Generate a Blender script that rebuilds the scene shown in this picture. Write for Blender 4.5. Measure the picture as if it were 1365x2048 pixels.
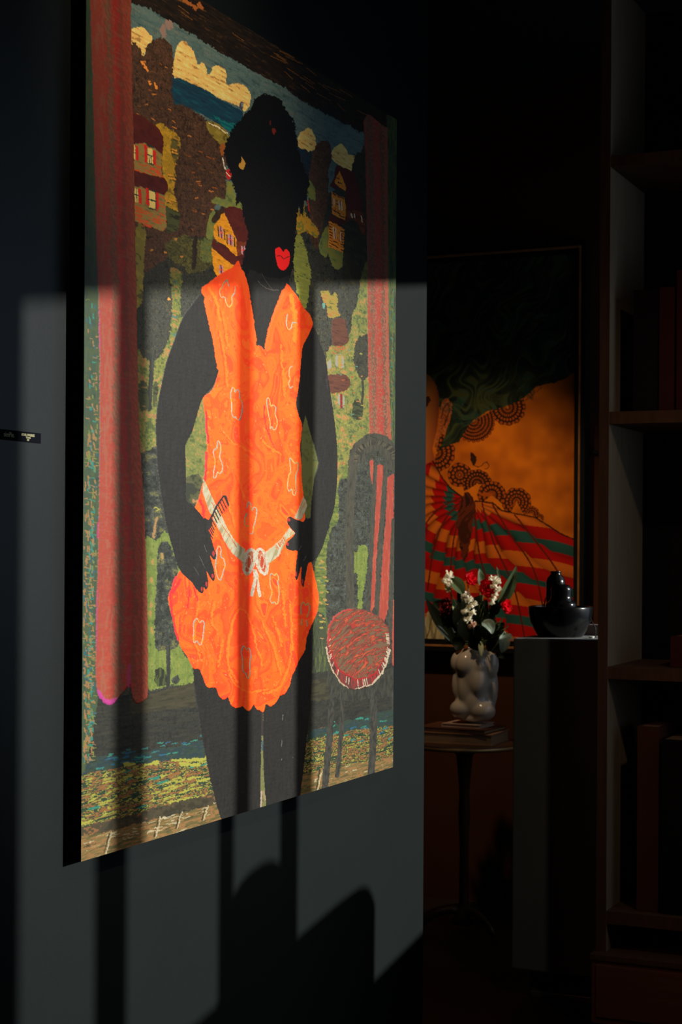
import bpy, bmesh, math, random
import numpy as np
from mathutils import Vector, Matrix

random.seed(7)
SC = bpy.context.scene
for o in list(bpy.data.objects):
    bpy.data.objects.remove(o)

# ------------------------------------------------------------------ camera
# World axes follow the room: the partition wall lies in x = 0 and runs along +y,
# the far room's wall is across it, metres throughout, floor at z = 0.
CAM_X, EYE, FPX, YAW, ROLL, HZN = 1.626, 1.38, 3360.0, math.radians(24.4), 0.006, 1095.0
cd = bpy.data.cameras.new('camera')
cam = bpy.data.objects.new('camera', cd)
SC.collection.objects.link(cam)
cam.location = (CAM_X, 0, EYE)
cam.rotation_euler = (math.pi / 2, -ROLL, YAW)
cd.sensor_fit = 'HORIZONTAL'
cd.sensor_width = 24.0
cd.lens = 24.0 * FPX / 1365
cd.shift_y = (HZN - 1024) / 1365
cd.clip_start = 0.05
cd.dof.use_dof = True
cd.dof.focus_distance = 3.5
cd.dof.aperture_fstop = 9.0
SC.camera = cam

# ------------------------------------------------------------------ world, sun, lamps, exposure
wd = bpy.data.worlds.new('world')
SC.world = wd
wd.use_nodes = True
bg = wd.node_tree.nodes['Background']
bg.inputs['Color'].default_value = (0.62, 0.80, 1.0, 1)
bg.inputs['Strength'].default_value = 0.55

SUN_DIR = Vector((1, 0.3, 0.33))                     # towards the sun
sl = bpy.data.lights.new('sun', 'SUN')
sl.energy = 6.2
sl.color = (1.0, 0.955, 0.87)
sl.angle = math.radians(0.85)
so = bpy.data.objects.new('sun', sl)
SC.collection.objects.link(so)
so.rotation_euler = SUN_DIR.to_track_quat('Z', 'Y').to_euler()


def spot(name, loc, target, power, colour, angle, blend, radius):
    l = bpy.data.lights.new(name, 'SPOT')
    l.energy = power
    l.color = colour
    l.spot_size = math.radians(angle)
    l.spot_blend = blend
    l.shadow_soft_size = radius
    o = bpy.data.objects.new(name, l)
    SC.collection.objects.link(o)
    o.location = loc
    o.rotation_euler = (Vector(loc) - Vector(target)).to_track_quat('Z', 'Y').to_euler()
    return o


spot('gallery_or_fill_spot', (1.15, 2.45, 3.05), (0.03, 2.80, 2.28), 62, (1.0, 0.80, 0.55), 44, 1.0, 0.03)
spot('gallery_or_fill_spot', (1.75, 3.35, 3.0), (0.03, 3.12, 1.28), 165, (1.0, 0.82, 0.64), 42, 1.0, 0.03)  # added fill lamp, lifts the window-bar shadows on the big painting
spot('gallery_or_fill_spot', (-0.55, 4.75, 3.0), (-0.58, 6.15, 1.14), 88, (1.0, 0.72, 0.42), 42, 0.9, 0.03)

spot('gallery_or_fill_spot', (1.70, 2.9, 3.0), (0.32, 4.9, 0.95), 20, (1.0, 0.80, 0.60), 44, 1.0, 0.05)  # added fill lamp, brightens the plinth and the bookcase

SC.view_settings.view_transform = 'Standard'
SC.view_settings.look = 'None'
SC.view_settings.gamma = 1
SC.view_settings.use_curve_mapping = False
SC.view_settings.exposure = 0.0


# ------------------------------------------------------------------ small helpers
def col_link(o, parent=None):
    SC.collection.objects.link(o)
    if parent is not None:
        o.parent = parent
    return o


def tag(o, label=None, cat=None, group=None, kind=None):
    if label:
        o['label'] = label
    if cat:
        o['category'] = cat
    if group:
        o['group'] = group
    if kind:
        o['kind'] = kind
    return o


def empty(name, loc, rz=0.0):
    o = bpy.data.objects.new(name, None)
    o.empty_display_size = 0.05
    o.location = loc
    o.rotation_euler = (0, 0, rz)
    return col_link(o)


def lin(c):
    c = np.asarray(c, float) / 255.0
    return np.where(c <= 0.04045, c / 12.92, ((c + 0.055) / 1.055) ** 2.4)


def mat(name, colour, rough=0.6, spec=0.4, metal=0.0, noise=None, bump=None, coat=0.0, trans=0.0, sss=0.0):
    """Procedural principled material; noise = (scale, second colour, stretch), bump = (scale, strength)."""
    m = bpy.data.materials.new(name)
    m.use_nodes = True
    nt = m.node_tree
    b = nt.nodes['Principled BSDF']
    b.inputs['Roughness'].default_value = rough
    b.inputs['Specular IOR Level'].default_value = spec
    b.inputs['Metallic'].default_value = metal
    b.inputs['Coat Weight'].default_value = coat
    b.inputs['Transmission Weight'].default_value = trans
    if sss:
        b.inputs['Subsurface Weight'].default_value = sss
        b.inputs['Subsurface Radius'].default_value = (0.01, 0.008, 0.006)
        b.inputs['Subsurface Scale'].default_value = 1.0
    b.inputs['Base Color'].default_value = (*colour, 1)
    tc = nt.nodes.new('ShaderNodeTexCoord')
    if noise:
        mp = nt.nodes.new('ShaderNodeMapping')
        mp.inputs['Scale'].default_value = noise[2] if len(noise) > 2 else (1, 1, 1)
        nt.links.new(tc.outputs['Object'], mp.inputs['Vector'])
        n = nt.nodes.new('ShaderNodeTexNoise')
        n.inputs['Scale'].default_value = noise[0]
        n.inputs['Detail'].default_value = 5
        nt.links.new(mp.outputs['Vector'], n.inputs['Vector'])
        r = nt.nodes.new('ShaderNodeValToRGB')
        r.color_ramp.elements[0].position = 0.35
        r.color_ramp.elements[0].color = (*colour, 1)
        r.color_ramp.elements[1].position = 0.68
        r.color_ramp.elements[1].color = (*noise[1], 1)
        nt.links.new(n.outputs['Fac'], r.inputs['Fac'])
        nt.links.new(r.outputs['Color'], b.inputs['Base Color'])
    if bump:
        n2 = nt.nodes.new('ShaderNodeTexNoise')
        n2.inputs['Scale'].default_value = bump[0]
        n2.inputs['Detail'].default_value = 4
        nt.links.new(tc.outputs['Object'], n2.inputs['Vector'])
        bp = nt.nodes.new('ShaderNodeBump')
        bp.inputs['Strength'].default_value = bump[1]
        bp.inputs['Distance'].default_value = 0.002
        nt.links.new(n2.outputs['Fac'], bp.inputs['Height'])
        nt.links.new(bp.outputs['Normal'], b.inputs['Normal'])
    return m


def leafy(name, colour, second, scale, share=0.45):
    """Petal or leaf: a glossy face that lets part of the light through."""
    m = mat(name, colour, 0.5, 0.3, noise=(scale, second))
    nt = m.node_tree
    b, out = nt.nodes['Principled BSDF'], nt.nodes['Material Output']
    t = nt.nodes.new('ShaderNodeBsdfTranslucent')
    t.inputs['Color'].default_value = (*[0.5 * (p + q) for p, q in zip(colour, second)], 1)
    x = nt.nodes.new('ShaderNodeMixShader')
    x.inputs['Fac'].default_value = share
    nt.links.new(b.outputs['BSDF'], x.inputs[1])
    nt.links.new(t.outputs['BSDF'], x.inputs[2])
    nt.links.new(x.outputs['Shader'], out.inputs['Surface'])
    return m


def vcol_mat(name, rough, spec):
    m = bpy.data.materials.new(name)
    m.use_nodes = True
    nt = m.node_tree
    b = nt.nodes['Principled BSDF']
    b.inputs['Roughness'].default_value = rough
    b.inputs['Specular IOR Level'].default_value = spec
    a = nt.nodes.new('ShaderNodeAttribute')
    a.attribute_name = 'paint'
    nt.links.new(a.outputs['Color'], b.inputs['Base Color'])
    return m


def mesh_obj(name, bm, m, parent=None, smooth=False):
    me = bpy.data.meshes.new(name)
    bm.normal_update()
    bm.to_mesh(me)
    bm.free()
    if m:
        me.materials.append(m)
    if smooth:
        me.polygons.foreach_set('use_smooth', [True] * len(me.polygons))
    return col_link(bpy.data.objects.new(name, me), parent)


def add_box(bm, x0, x1, y0, y1, z0, z1, bevel=0.0):
    r = bmesh.ops.create_cube(bm, size=1)
    vs = r['verts']
    for v in vs:
        v.co = Vector((x0 + (v.co.x + 0.5) * (x1 - x0), y0 + (v.co.y + 0.5) * (y1 - y0), z0 + (v.co.z + 0.5) * (z1 - z0)))
    if bevel > 0:
        es = list({e for v in vs for e in v.link_edges})
        bmesh.ops.bevel(bm, geom=es, offset=bevel, segments=2, profile=0.5, affect='EDGES')
    return bm


def box(name, x0, x1, y0, y1, z0, z1, m, parent=None, bevel=0.0):
    return mesh_obj(name, add_box(bmesh.new(), x0, x1, y0, y1, z0, z1, bevel), m, parent)


def lathe_bm(profile, seg=40, bm=None, centre=(0, 0), close=False):
    """Surface of revolution from (radius, z) pairs."""
    bm = bm or bmesh.new()
    rings = []
    for r, z in profile:
        if r < 1e-6:
            rings.append([bm.verts.new((centre[0], centre[1], z))])
        else:
            rings.append([bm.verts.new((centre[0] + r * math.cos(2 * math.pi * k / seg), centre[1] + r * math.sin(2 * math.pi * k / seg), z)) for k in range(seg)])
    for a, b in zip(rings[:-1], rings[1:]):
        for k in range(seg):
            k2 = (k + 1) % seg
            if len(a) == 1 and len(b) == 1:
                continue
            if len(a) == 1:
                bm.faces.new((a[0], b[k2], b[k]))
            elif len(b) == 1:
                bm.faces.new((a[k], a[k2], b[0]))
            else:
                bm.faces.new((a[k], a[k2], b[k2], b[k]))
    bmesh.ops.recalc_face_normals(bm, faces=bm.faces)
    return bm


def tube_bm(pts, radii, seg=8, bm=None):
    bm = bm or bmesh.new()
    pts = [Vector(p) for p in pts]
    if not isinstance(radii, (list, tuple)):
        radii = [radii] * len(pts)
    prev = None
    rings = []
    for i, p in enumerate(pts):
        t = (pts[min(i + 1, len(pts) - 1)] - pts[max(i - 1, 0)]).normalized()
        if prev is None:
            prev = t.orthogonal().normalized()
        nrm = (prev - t * prev.dot(t)).normalized()
        prev = nrm
        bn = t.cross(nrm)
        rings.append([bm.verts.new(p + (nrm * math.cos(2 * math.pi * k / seg) + bn * math.sin(2 * math.pi * k / seg)) * radii[i]) for k in range(seg)])
    for a, b in zip(rings[:-1], rings[1:]):
        for k in range(seg):
            k2 = (k + 1) % seg
            bm.faces.new((a[k], a[k2], b[k2], b[k]))
    bm.faces.new(rings[0][::-1])
    bm.faces.new(rings[-1])
    return bm


def bez(p0, p1, p2, n=8):
    p0, p1, p2 = Vector(p0), Vector(p1), Vector(p2)
    return [(1 - t) ** 2 * p0 + 2 * t * (1 - t) * p1 + t * t * p2 for t in [i / n for i in range(n + 1)]]


CA, SA = math.cos(YAW), math.sin(YAW)


def at(px, py, y=None, x=None):
    """World point that the photograph shows at (px, py), on the plane y = const or x = const."""
    X, Y = px - 682.5, py - HZN
    c, s = math.cos(ROLL), math.sin(ROLL)
    cx, cy = (c * X + s * Y) / FPX, (-s * X + c * Y) / FPX
    dx, dy, dz = cx * CA - SA, cx * SA + CA, -cy
    k = y / dy if y is not None else (x - CAM_X) / dx
    return Vector((CAM_X + dx * k, dy * k, EYE + dz * k))


def to_px(P):
    """Photograph coordinates of world points, P = (..., 3) array; used to lay the traced drawing onto a canvas plane."""
    x, y, z = P[..., 0] - CAM_X, P[..., 1], P[..., 2] - EYE
    X, Z = x * CA + y * SA, -x * SA + y * CA
    a, b = X / Z * FPX, -z / Z * FPX
    c, s = math.cos(ROLL), math.sin(ROLL)
    return 682.5 + c * a - s * b, HZN + s * a + c * b


# ------------------------------------------------------------------ materials
M = {}
M['partition'] = mat('dark_slate_paint', (0.0042, 0.0072, 0.0080), 0.40, 0.29, noise=(3.0, (0.0052, 0.0086, 0.0092)), bump=(900, 0.22))
M['wall_dark'] = mat('black_wall_paint', (0.004, 0.005, 0.005), 0.8, 0.1)
M['back_wall'] = mat('brown_wall_paint', (0.060, 0.020, 0.008), 0.85, 0.1, noise=(2.5, (0.045, 0.014, 0.006)))
M['ceiling'] = mat('dark_ceiling_paint', (0.01, 0.01, 0.011), 0.9, 0.05)
M['floor'] = mat('dark_floor', (0.020, 0.012, 0.008), 0.35, 0.4, noise=(6, (0.032, 0.020, 0.012), (1, 8, 1)))
M['black_side'] = mat('black_painted_canvas_edge', (0.002, 0.002, 0.002), 0.9, 0.05)
M['black_frame'] = mat('black_lacquered_frame', (0.004, 0.004, 0.004), 0.5, 0.2)
M['gilt'] = mat('gilt_fillet', (0.42, 0.17, 0.05), 0.55, 0.5, metal=0.3, noise=(30, (0.30, 0.11, 0.03)))
M['label'] = mat('label_black', (0.002, 0.003, 0.006), 0.85, 0.06)
M['print'] = mat('label_pale_print', (0.75, 0.72, 0.42), 0.8, 0.1)
M['oak'] = mat('bookcase_wood', (0.11, 0.058, 0.030), 0.6, 0.2, noise=(7, (0.08, 0.040, 0.020), (8, 8, 1)))
M['lit_panel'] = mat('bookcase_lit_panel', (0.34, 0.25, 0.17), 0.6, 0.2, noise=(5, (0.28, 0.21, 0.14), (1, 8, 1)))  # paler than the wood: window-side light put into the inner face colour
M['oak_dark'] = mat('bookcase_base_wood', (0.19, 0.075, 0.042), 0.6, 0.25, noise=(7, (0.15, 0.055, 0.03), (1, 8, 8)))
M['plinth'] = mat('plinth_grey', (0.19, 0.20, 0.20), 0.7, 0.25, noise=(4, (0.16, 0.17, 0.17)))
M['plinth_base'] = mat('plinth_base_wood', (0.05, 0.018, 0.008), 0.6, 0.25)
M['steel'] = mat('steel_strip', (0.35, 0.34, 0.33), 0.35, 0.5, metal=0.8)
M['black_glaze'] = mat('black_glaze', (0.0022, 0.0027, 0.003), 0.24, 0.35, noise=(20, (0.004, 0.0045, 0.005)))
M['black_gloss'] = mat('black_gloss_glaze', (0.004, 0.004, 0.004), 0.14, 0.5)
M['vase'] = mat('milk_white_glaze', (0.52, 0.44, 0.37), 0.18, 0.5, coat=0.4, noise=(9, (0.45, 0.38, 0.32)))
M['table'] = mat('walnut_table', (0.06, 0.026, 0.012), 0.4, 0.4, noise=(9, (0.08, 0.035, 0.015), (1, 6, 6)))
M['brass'] = mat('table_rim_brass', (0.45, 0.28, 0.13), 0.4, 0.5, metal=0.5)
M['book_brown'] = mat('book_brown_cloth', (0.085, 0.030, 0.015), 0.7, 0.2)
M['book_tan'] = mat('book_tan_cover', (0.28, 0.14, 0.07), 0.7, 0.2)
M['pages'] = mat('book_pages', (0.30, 0.19, 0.11), 0.85, 0.1, noise=(60, (0.22, 0.13, 0.075), (0.3, 0.3, 12)))
M['book_pale'] = mat('book_pale_cover', (0.40, 0.27, 0.21), 0.7, 0.2)
M['book_black'] = mat('book_black', (0.004, 0.004, 0.005), 0.6, 0.2)
M['book_red'] = mat('book_dark_red', (0.055, 0.010, 0.008), 0.6, 0.2)
M['petal_red'] = leafy('carnation_red', (0.72, 0.006, 0.014), (0.85, 0.010, 0.03), 60, 0.5)
M['petal_shaded'] = mat('carnation_shaded_red', (0.12, 0.004, 0.004), 0.6, 0.2)  # carnation red darkened, shade put into the petal colour
M['petal_white'] = leafy('floret_white', (0.90, 0.87, 0.74), (0.84, 0.79, 0.62), 80, 0.55)
M['petal_peach'] = leafy('floret_peach', (0.62, 0.38, 0.26), (0.55, 0.33, 0.22), 60, 0.5)
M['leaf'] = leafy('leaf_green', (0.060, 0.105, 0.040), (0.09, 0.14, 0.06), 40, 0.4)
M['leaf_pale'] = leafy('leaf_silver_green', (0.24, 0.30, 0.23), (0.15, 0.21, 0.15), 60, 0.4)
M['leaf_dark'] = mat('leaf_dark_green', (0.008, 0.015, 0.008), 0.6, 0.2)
M['stem'] = mat('stem_green', (0.10, 0.13, 0.04), 0.5, 0.3)
M['stem_pale'] = mat('stem_pale_green', (0.40, 0.42, 0.22), 0.5, 0.3)
M['mauve'] = mat('box_mauve', (0.16, 0.11, 0.105), 0.8, 0.2)
M['white'] = mat('white_plastic', (0.65, 0.65, 0.62), 0.5, 0.3)
M['cable'] = mat('cable_grey', (0.02, 0.018, 0.018), 0.4, 0.4)
M['window_frame'] = mat('window_frame_black', (0.01, 0.01, 0.011), 0.6, 0.2)
M['fabric'] = mat('charcoal_fabric', (0.012, 0.012, 0.014), 0.9, 0.1, bump=(300, 0.3))
M['blocker'] = mat('blocker_dark', (0.015, 0.010, 0.008), 0.7, 0.2)
M['paint'] = vcol_mat('oil_paint', 0.50, 0.32)
M['paint_matt'] = vcol_mat('oil_paint_matt', 0.65, 0.12)

# ------------------------------------------------------------------ the setting
W_END = 4.122


def struct(o):
    o['kind'] = 'structure'
    return o


struct(box('wall_left', -0.14, 0.0, -1.3, W_END, 0, 3.2, M['partition']))


def slab(name, z0, z1, m):
    """Floor or ceiling, cut along the slanting window wall."""
    bm = bmesh.new()
    pts = [(-2.7, -1.4), (5.03, -1.4), (0.53, 6.5), (-2.7, 6.5)]
    lo = [bm.verts.new((x, y, z0)) for x, y in pts]
    hi = [bm.verts.new((x, y, z1)) for x, y in pts]
    bm.faces.new(lo[::-1])
    bm.faces.new(hi)
    for k in range(4):
        bm.faces.new((lo[k], lo[(k + 1) % 4], hi[(k + 1) % 4], hi[k]))
    return struct(mesh_obj(name, bm, m))


slab('floor', -0.1, 0, M['floor'])
slab('ceiling', 3.2, 3.3, M['ceiling'])
BACK_Y = 6.2
struct(box('wall_back', -2.6, 0.9, BACK_Y, BACK_Y + 0.12, 0, 3.2, M['back_wall']))
struct(box('wall_far_left', -2.7, -2.6, 3.0, BACK_Y + 0.12, 0, 3.2, M['wall_dark']))
struct(box('wall_alcove', -2.6, -0.14, 3.0, 3.1, 0, 3.2, M['wall_dark']))
struct(box('wall_behind', -0.14, 5.2, -1.4, -1.3, 0, 3.2, M['wall_dark']))

# the slanting window wall on the right, outside the frame; its own axes: u along the wall, d outwards
WQ, WE = Vector((2.2, 3.5, 0)), Vector((-0.4948, 0.8690, 0))
WROT = math.atan2(WE.y, WE.x)
HEAD, SILL, JAMB0, JAMB1 = 2.622, 0.89, -0.545, 3.10


def wall_piece(bm, u0, u1, d0, d1, z0, z1):
    return add_box(bm, u0, u1, -d1, -d0, z0, z1)


bm = bmesh.new()
for a in ((-5.6, JAMB0, 0, 0.10, 0, 3.2), (JAMB1, 3.6, 0, 0.10, 0, 3.2), (JAMB0, JAMB1, 0, 0.06, HEAD, 3.2), (JAMB0, JAMB1, 0, 0.10, 0, SILL)):
    wall_piece(bm, *a)
wr = struct(mesh_obj('wall_right', bm, M['wall_dark']))
wr.location, wr.rotation_euler = WQ, (0, 0, WROT)
bm = bmesh.new()
wall_piece(bm, JAMB0, JAMB1, 0.0, 0.05, HEAD - 0.015, HEAD)
win = struct(mesh_obj('window_1', bm, M['window_frame']))
win.location, win.rotation_euler = WQ, (0, 0, WROT)
for u0, u1 in ((-0.300, -0.200), (0.150, 0.208), (0.424, 0.505), (1.80, 1.88)):
    mesh_obj('mullion', wall_piece(bmesh.new(), u0, u1, 0.0, 0.04, SILL, HEAD - 0.015), M['window_frame'], win)


# ------------------------------------------------------------------ drawing on canvas: colour and relief of the paint
class Canvas:
    """A grid of vertices on a canvas plane; shapes are painted onto it in the photograph's coordinates."""

    def __init__(self, origin, ux, uz, w, h, nu, nv, seed):
        self.o, self.ux, self.uz, self.w, self.h, self.nu, self.nv = map(lambda q: q, (origin, ux, uz, w, h, nu, nv))
        self.rng = np.random.RandomState(seed)
        u = np.linspace(0, w, nu, dtype=np.float32)[None, :, None]
        v = np.linspace(0, h, nv, dtype=np.float32)[:, None, None]
        self.P = np.asarray(origin, np.float32) + u * np.asarray(ux, np.float32) + v * np.asarray(uz, np.float32)
        self.X, self.Y = [a.astype(np.float32) for a in to_px(self.P)]
        # inverse map photograph -> grid by homography through the four corners
        src = [(self.X[j, i], self.Y[j, i]) for j, i in ((0, 0), (0, -1), (-1, -1), (-1, 0))]
        dst = [(0, 0), (nu - 1, 0), (nu - 1, nv - 1), (0, nv - 1)]
        A, B = [], []
        for (x, y), (a, b) in zip(src, dst):
            A.append([x, y, 1, 0, 0, 0, -a * x, -a * y]); B.append(a)
            A.append([0, 0, 0, x, y, 1, -b * x, -b * y]); B.append(b)
        self.H = np.append(np.linalg.solve(np.array(A, float), np.array(B, float)), 1).reshape(3, 3)
        self.C = np.zeros((nv, nu, 3), np.float32)
        self.Z = np.zeros((nv, nu), np.float32)
        n = self.noise
        self.wx = (n(14, 14) - 0.5) * 1.0 + (n(4.5, 4.5) - 0.5) * 1.1 + (n(2.2, 2.2) - 0.5) * 1.5
        self.wy = (n(14, 14) - 0.5) * 1.0 + (n(4.5, 4.5) - 0.5) * 1.6 + (n(2.2, 2.2) - 0.5) * 1.5

    def noise(self, sx, sy, s=None, X=None, Y=None):
        X = self.X if X is None else X
        Y = self.Y if Y is None else Y
        if s is not None:
            X, Y = X[s], Y[s]
        L = self.rng.rand(128, 128).astype(np.float32)
        a, b = X / sx + 500, Y / sy + 500
        i, j = np.floor(a).astype(np.int32), np.floor(b).astype(np.int32)
        fa, fb = a - i, b - j
        fa, fb = fa * fa * (3 - 2 * fa), fb * fb * (3 - 2 * fb)
        i0, i1, j0, j1 = i & 127, (i + 1) & 127, j & 127, (j + 1) & 127
        return (L[j0, i0] * (1 - fa) + L[j0, i1] * fa) * (1 - fb) + (L[j1, i0] * (1 - fa) + L[j1, i1] * fa) * fb

    def window(self, pts, pad):
        p = np.asarray(pts, float)
        x0, y0 = p.min(0) - pad
        x1, y1 = p.max(0) + pad
        c = np.array([[x0, y0, 1], [x1, y0, 1], [x1, y1, 1], [x0, y1, 1]]) @ self.H.T
        c = c[:, :2] / c[:, 2:]
        i0, i1 = int(max(0, np.floor(c[:, 0].min()))), int(min(self.nu, np.ceil(c[:, 0].max()) + 2))
        j0, j1 = int(max(0, np.floor(c[:, 1].min()))), int(min(self.nv, np.ceil(c[:, 1].max()) + 2))
        return (slice(j0, max(j1, j0)), slice(i0, max(i1, i0)))

    @staticmethod
    def smooth(pts, k):
        p = np.asarray(pts, float)
        n = len(p)
        out = []
        for i in range(n):
            a, b, c, d = p[i - 1], p[i], p[(i + 1) % n], p[(i + 2) % n]
            for t in np.linspace(0, 1, k, endpoint=False):
                out.append(0.5 * (2 * b + (c - a) * t + (2 * a - 5 * b + 4 * c - d) * t * t + (3 * b - a - 3 * c + d) * t ** 3))
        return np.array(out)

    def mask(self, pts, rough=1.5, k=3):
        if k > 1:
            pts = self.smooth(pts, k)
        pts = np.asarray(pts, np.float32)
        s = self.window(pts, rough * 2 + 1)
        x = self.X[s] + self.wx[s] * rough
        y = self.Y[s] + self.wy[s] * rough
        m = np.zeros(x.shape, bool)
        if x.size == 0:
            return s, m
        q = np.roll(pts, -1, 0)
        for (xa, ya), (xb, yb) in zip(pts, q):
            if ya == yb:
                continue
            lo, hi = (ya, yb) if ya < yb else (yb, ya)
            rows = np.where((y.max(1) >= lo) & (y.min(1) < hi))[0]
            if len(rows) == 0:
                continue
            r = slice(rows[0], rows[-1] + 1)
            yy = y[r]
            m[r] ^= ((ya > yy) != (yb > yy)) & (x[r] < (xb - xa) * (yy - ya) / (yb - ya) + xa)
        return s, m

    def put(self, s, m, colour, lift=0.0):
        if callable(colour):
            colour = colour(s)[m]
        self.C[s][m] = colour
        if lift:
            self.Z[s][m] += lift

    def poly(self, pts, colour, rough=1.5, k=3, lift=0.0):
        s, m = self.mask(pts, rough, k)
        self.put(s, m, colour, lift)
        return s, m

    def stroke(self, pts, w, colour, rough=0.6, dash=None, taper=False):
        pts = np.asarray(pts, np.float32)
        s = self.window(pts, w + rough * 2)
        x = self.X[s] + self.wx[s] * rough
        y = self.Y[s] + self.wy[s] * rough
        m = np.zeros(x.shape, bool)
        if x.size == 0:
            return
        n = len(pts) - 1
        for i, ((xa, ya), (xb, yb)) in enumerate(zip(pts[:-1], pts[1:])):
            dx, dy = xb - xa, yb - ya
            t = np.clip(((x - xa) * dx + (y - ya) * dy) / max(dx * dx + dy * dy, 1e-6), 0, 1)
            ww = w * 0.5
            if taper:
                ww = ww * (1 - 0.8 * (i + t) / n)
            m |= (x - xa - t * dx) ** 2 + (y - ya - t * dy) ** 2 < ww ** 2
        self.put(s, m, colour)

    def ell(self, cx, cy, rx, ry, colour, rough=0.8):
        a = np.linspace(0, 2 * np.pi, 18, endpoint=False)
        self.poly(np.stack([cx + rx * np.cos(a), cy + ry * np.sin(a)], 1), colour, rough, 1)

    def mesh(self, name, m, parent, normal, relief):
        P = self.P + np.asarray(normal, np.float32) * (self.Z * relief)[..., None]
        nu, nv = self.nu, self.nv
        me = bpy.data.meshes.new(name)
        me.vertices.add(nu * nv)
        me.vertices.foreach_set('co', P.astype(np.float32).ravel())
        idx = np.arange(nu * nv, dtype=np.int32).reshape(nv, nu)
        q = np.stack([idx[:-1, :-1], idx[:-1, 1:], idx[1:, 1:], idx[1:, :-1]], -1).reshape(-1, 4)
        nf = len(q)
        me.loops.add(nf * 4)
        me.loops.foreach_set('vertex_index', q.ravel())
        me.polygons.add(nf)
        me.polygons.foreach_set('loop_start', np.arange(0, nf * 4, 4, dtype=np.int32))
        me.polygons.foreach_set('use_smooth', np.ones(nf, bool))
        at_ = me.color_attributes.new('paint', 'FLOAT_COLOR', 'POINT')
        rgba = np.ones((nu * nv, 4), np.float32)
        rgba[:, :3] = np.clip(self.C.reshape(-1, 3), 0, 0.97)
        at_.data.foreach_set('color', rgba.ravel())
        me.update()
        me.materials.append(m)
        return col_link(bpy.data.objects.new(name, me), parent)


def mix(cv, cols, noise, edges=None):
    """Colour function: bands of a noise field pick one of several pigments."""
    cols = np.asarray(cols, np.float32)

    def f(s):
        n = noise[s]
        k = np.clip((n * len(cols)).astype(int), 0, len(cols) - 1) if edges is None else np.searchsorted(edges, n)
        return cols[k]
    return f


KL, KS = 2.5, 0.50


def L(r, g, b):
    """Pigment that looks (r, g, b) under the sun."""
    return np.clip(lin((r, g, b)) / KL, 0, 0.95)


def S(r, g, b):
    """Pigment that looks (r, g, b) under the gallery and fill spots alone."""
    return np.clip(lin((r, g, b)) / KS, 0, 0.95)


# ------------------------------------------------------------------ the big figure painting
PT_X, PT_Y0, PT_W, PT_Z0, PT_H = 0.031, 2.443, 1.392, 0.838, 1.60
painting = empty('painting', (PT_X, PT_Y0, PT_Z0))
tag(painting, 'tall canvas of a woman in an orange dress between red curtains, hung nearest', 'painting')
box('stretcher', -PT_X + 0.0015, -0.0012, 0, PT_W, 0, PT_H, M['black_side'], painting)
cv = Canvas((PT_X, PT_Y0, PT_Z0 + PT_H), (0, 1, 0), (0, 0, -1), PT_W, PT_H, 740, 1300, 11)
X, Y, NZ = cv.X, cv.Y, cv.noise
PU = np.broadcast_to(np.linspace(0, 640, cv.nu, dtype=np.float32)[None, :], X.shape)
PV = np.broadcast_to(np.linspace(0, 1500, cv.nv, dtype=np.float32)[:, None], X.shape)


def N(sx, sy):
    return NZ(sx, sy, None, PU, PV)


blot, fine, hor, ver = N(11, 9) * .6 + N(4, 4) * .4, N(2.5, 2.5), N(16, 3.2) * .6 + N(7, 2) * .4, N(3, 22) * .6 + N(2, 9) * .4
hor2 = N(22, 4) * .55 + N(8, 2.2) * .45
warp = (N(60, 60) - .5) * 90
marble = NZ(26, 60, None, PU + warp, PV + (N(40, 40) - .5) * 80) * .62 + NZ(10, 22, None, PU + warp * .6, PV) * .38

scr1, scr2, scr3 = NZ(9, 7), NZ(5, 4.5), NZ(3.2, 6)


def scr(cols, noise, lo=.70, hi=1.35, edges=None, amt=.16):
    """Pigment bands overdrawn with the curling ridges of a loaded brush."""
    base_ = mix(cv, cols, noise, edges)

    def f(s):
        c = base_(s)
        q = (scr1[s] * 5) % 1
        r = (scr2[s] * 4) % 1
        c = np.where((np.abs(q - .5) < amt * .6)[..., None], c * lo, c)
        c = np.where((np.abs(r - .5) < amt * .5)[..., None], c * hi, c)
        return np.where((scr3[s] > .80)[..., None], c * lo, c).astype(np.float32)
    return f


dark = L(76, 79, 70)
dark2 = L(60, 63, 56)
brown = S(62, 42, 27)
brown2 = S(44, 28, 19)
cv.C[:] = scr([dark2, dark, dark, L(76, 79, 68), L(92, 90, 66), L(110, 104, 66)], blot * .75 + fine * .25, .5, 1.8)(slice(None))
cv.Z += (hor * .22 + fine * .22)

# sky, sea, clouds
sky = scr([S(46, 64, 68), S(60, 80, 80), S(68, 86, 84), S(80, 88, 82)], hor2, .8, 1.2, None, .1)
cv.poly([(262, -60), (262, 3), (300, 15), (350, 45), (400, 75), (450, 108), (500, 135), (560, 168), (620, 207), (680, 240), (727, 263), (735, 340), (600, 420), (262, 420)], sky, 1.5, 1)
sea = mix(cv, [S(8, 30, 44), S(12, 40, 56), S(14, 46, 62), S(10, 60, 70)], hor)
cv.poly([(343, 150), (365, 160), (385, 167), (415, 183), (440, 198), (465, 212), (486, 226), (480, 262), (470, 264), (455, 260), (440, 250), (425, 242), (410, 232), (390, 222), (370, 212), (345, 204)], sea)
cv.poly([(425, 228), (450, 244), (482, 250), (478, 262), (462, 262), (445, 252)], mix(cv, [S(0, 66, 74), S(10, 84, 86)], hor), 2)
cv.poly([(590, 296), (640, 300), (628, 372), (612, 360), (598, 320)], mix(cv, [S(18, 22, 34), S(14, 34, 46), S(30, 26, 34)], blot))
cloud = mix(cv, [S(140, 104, 54), S(188, 148, 82), S(200, 160, 92), S(212, 174, 106)], hor * .8 + fine * .2, [.30, .5, .68])
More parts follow.
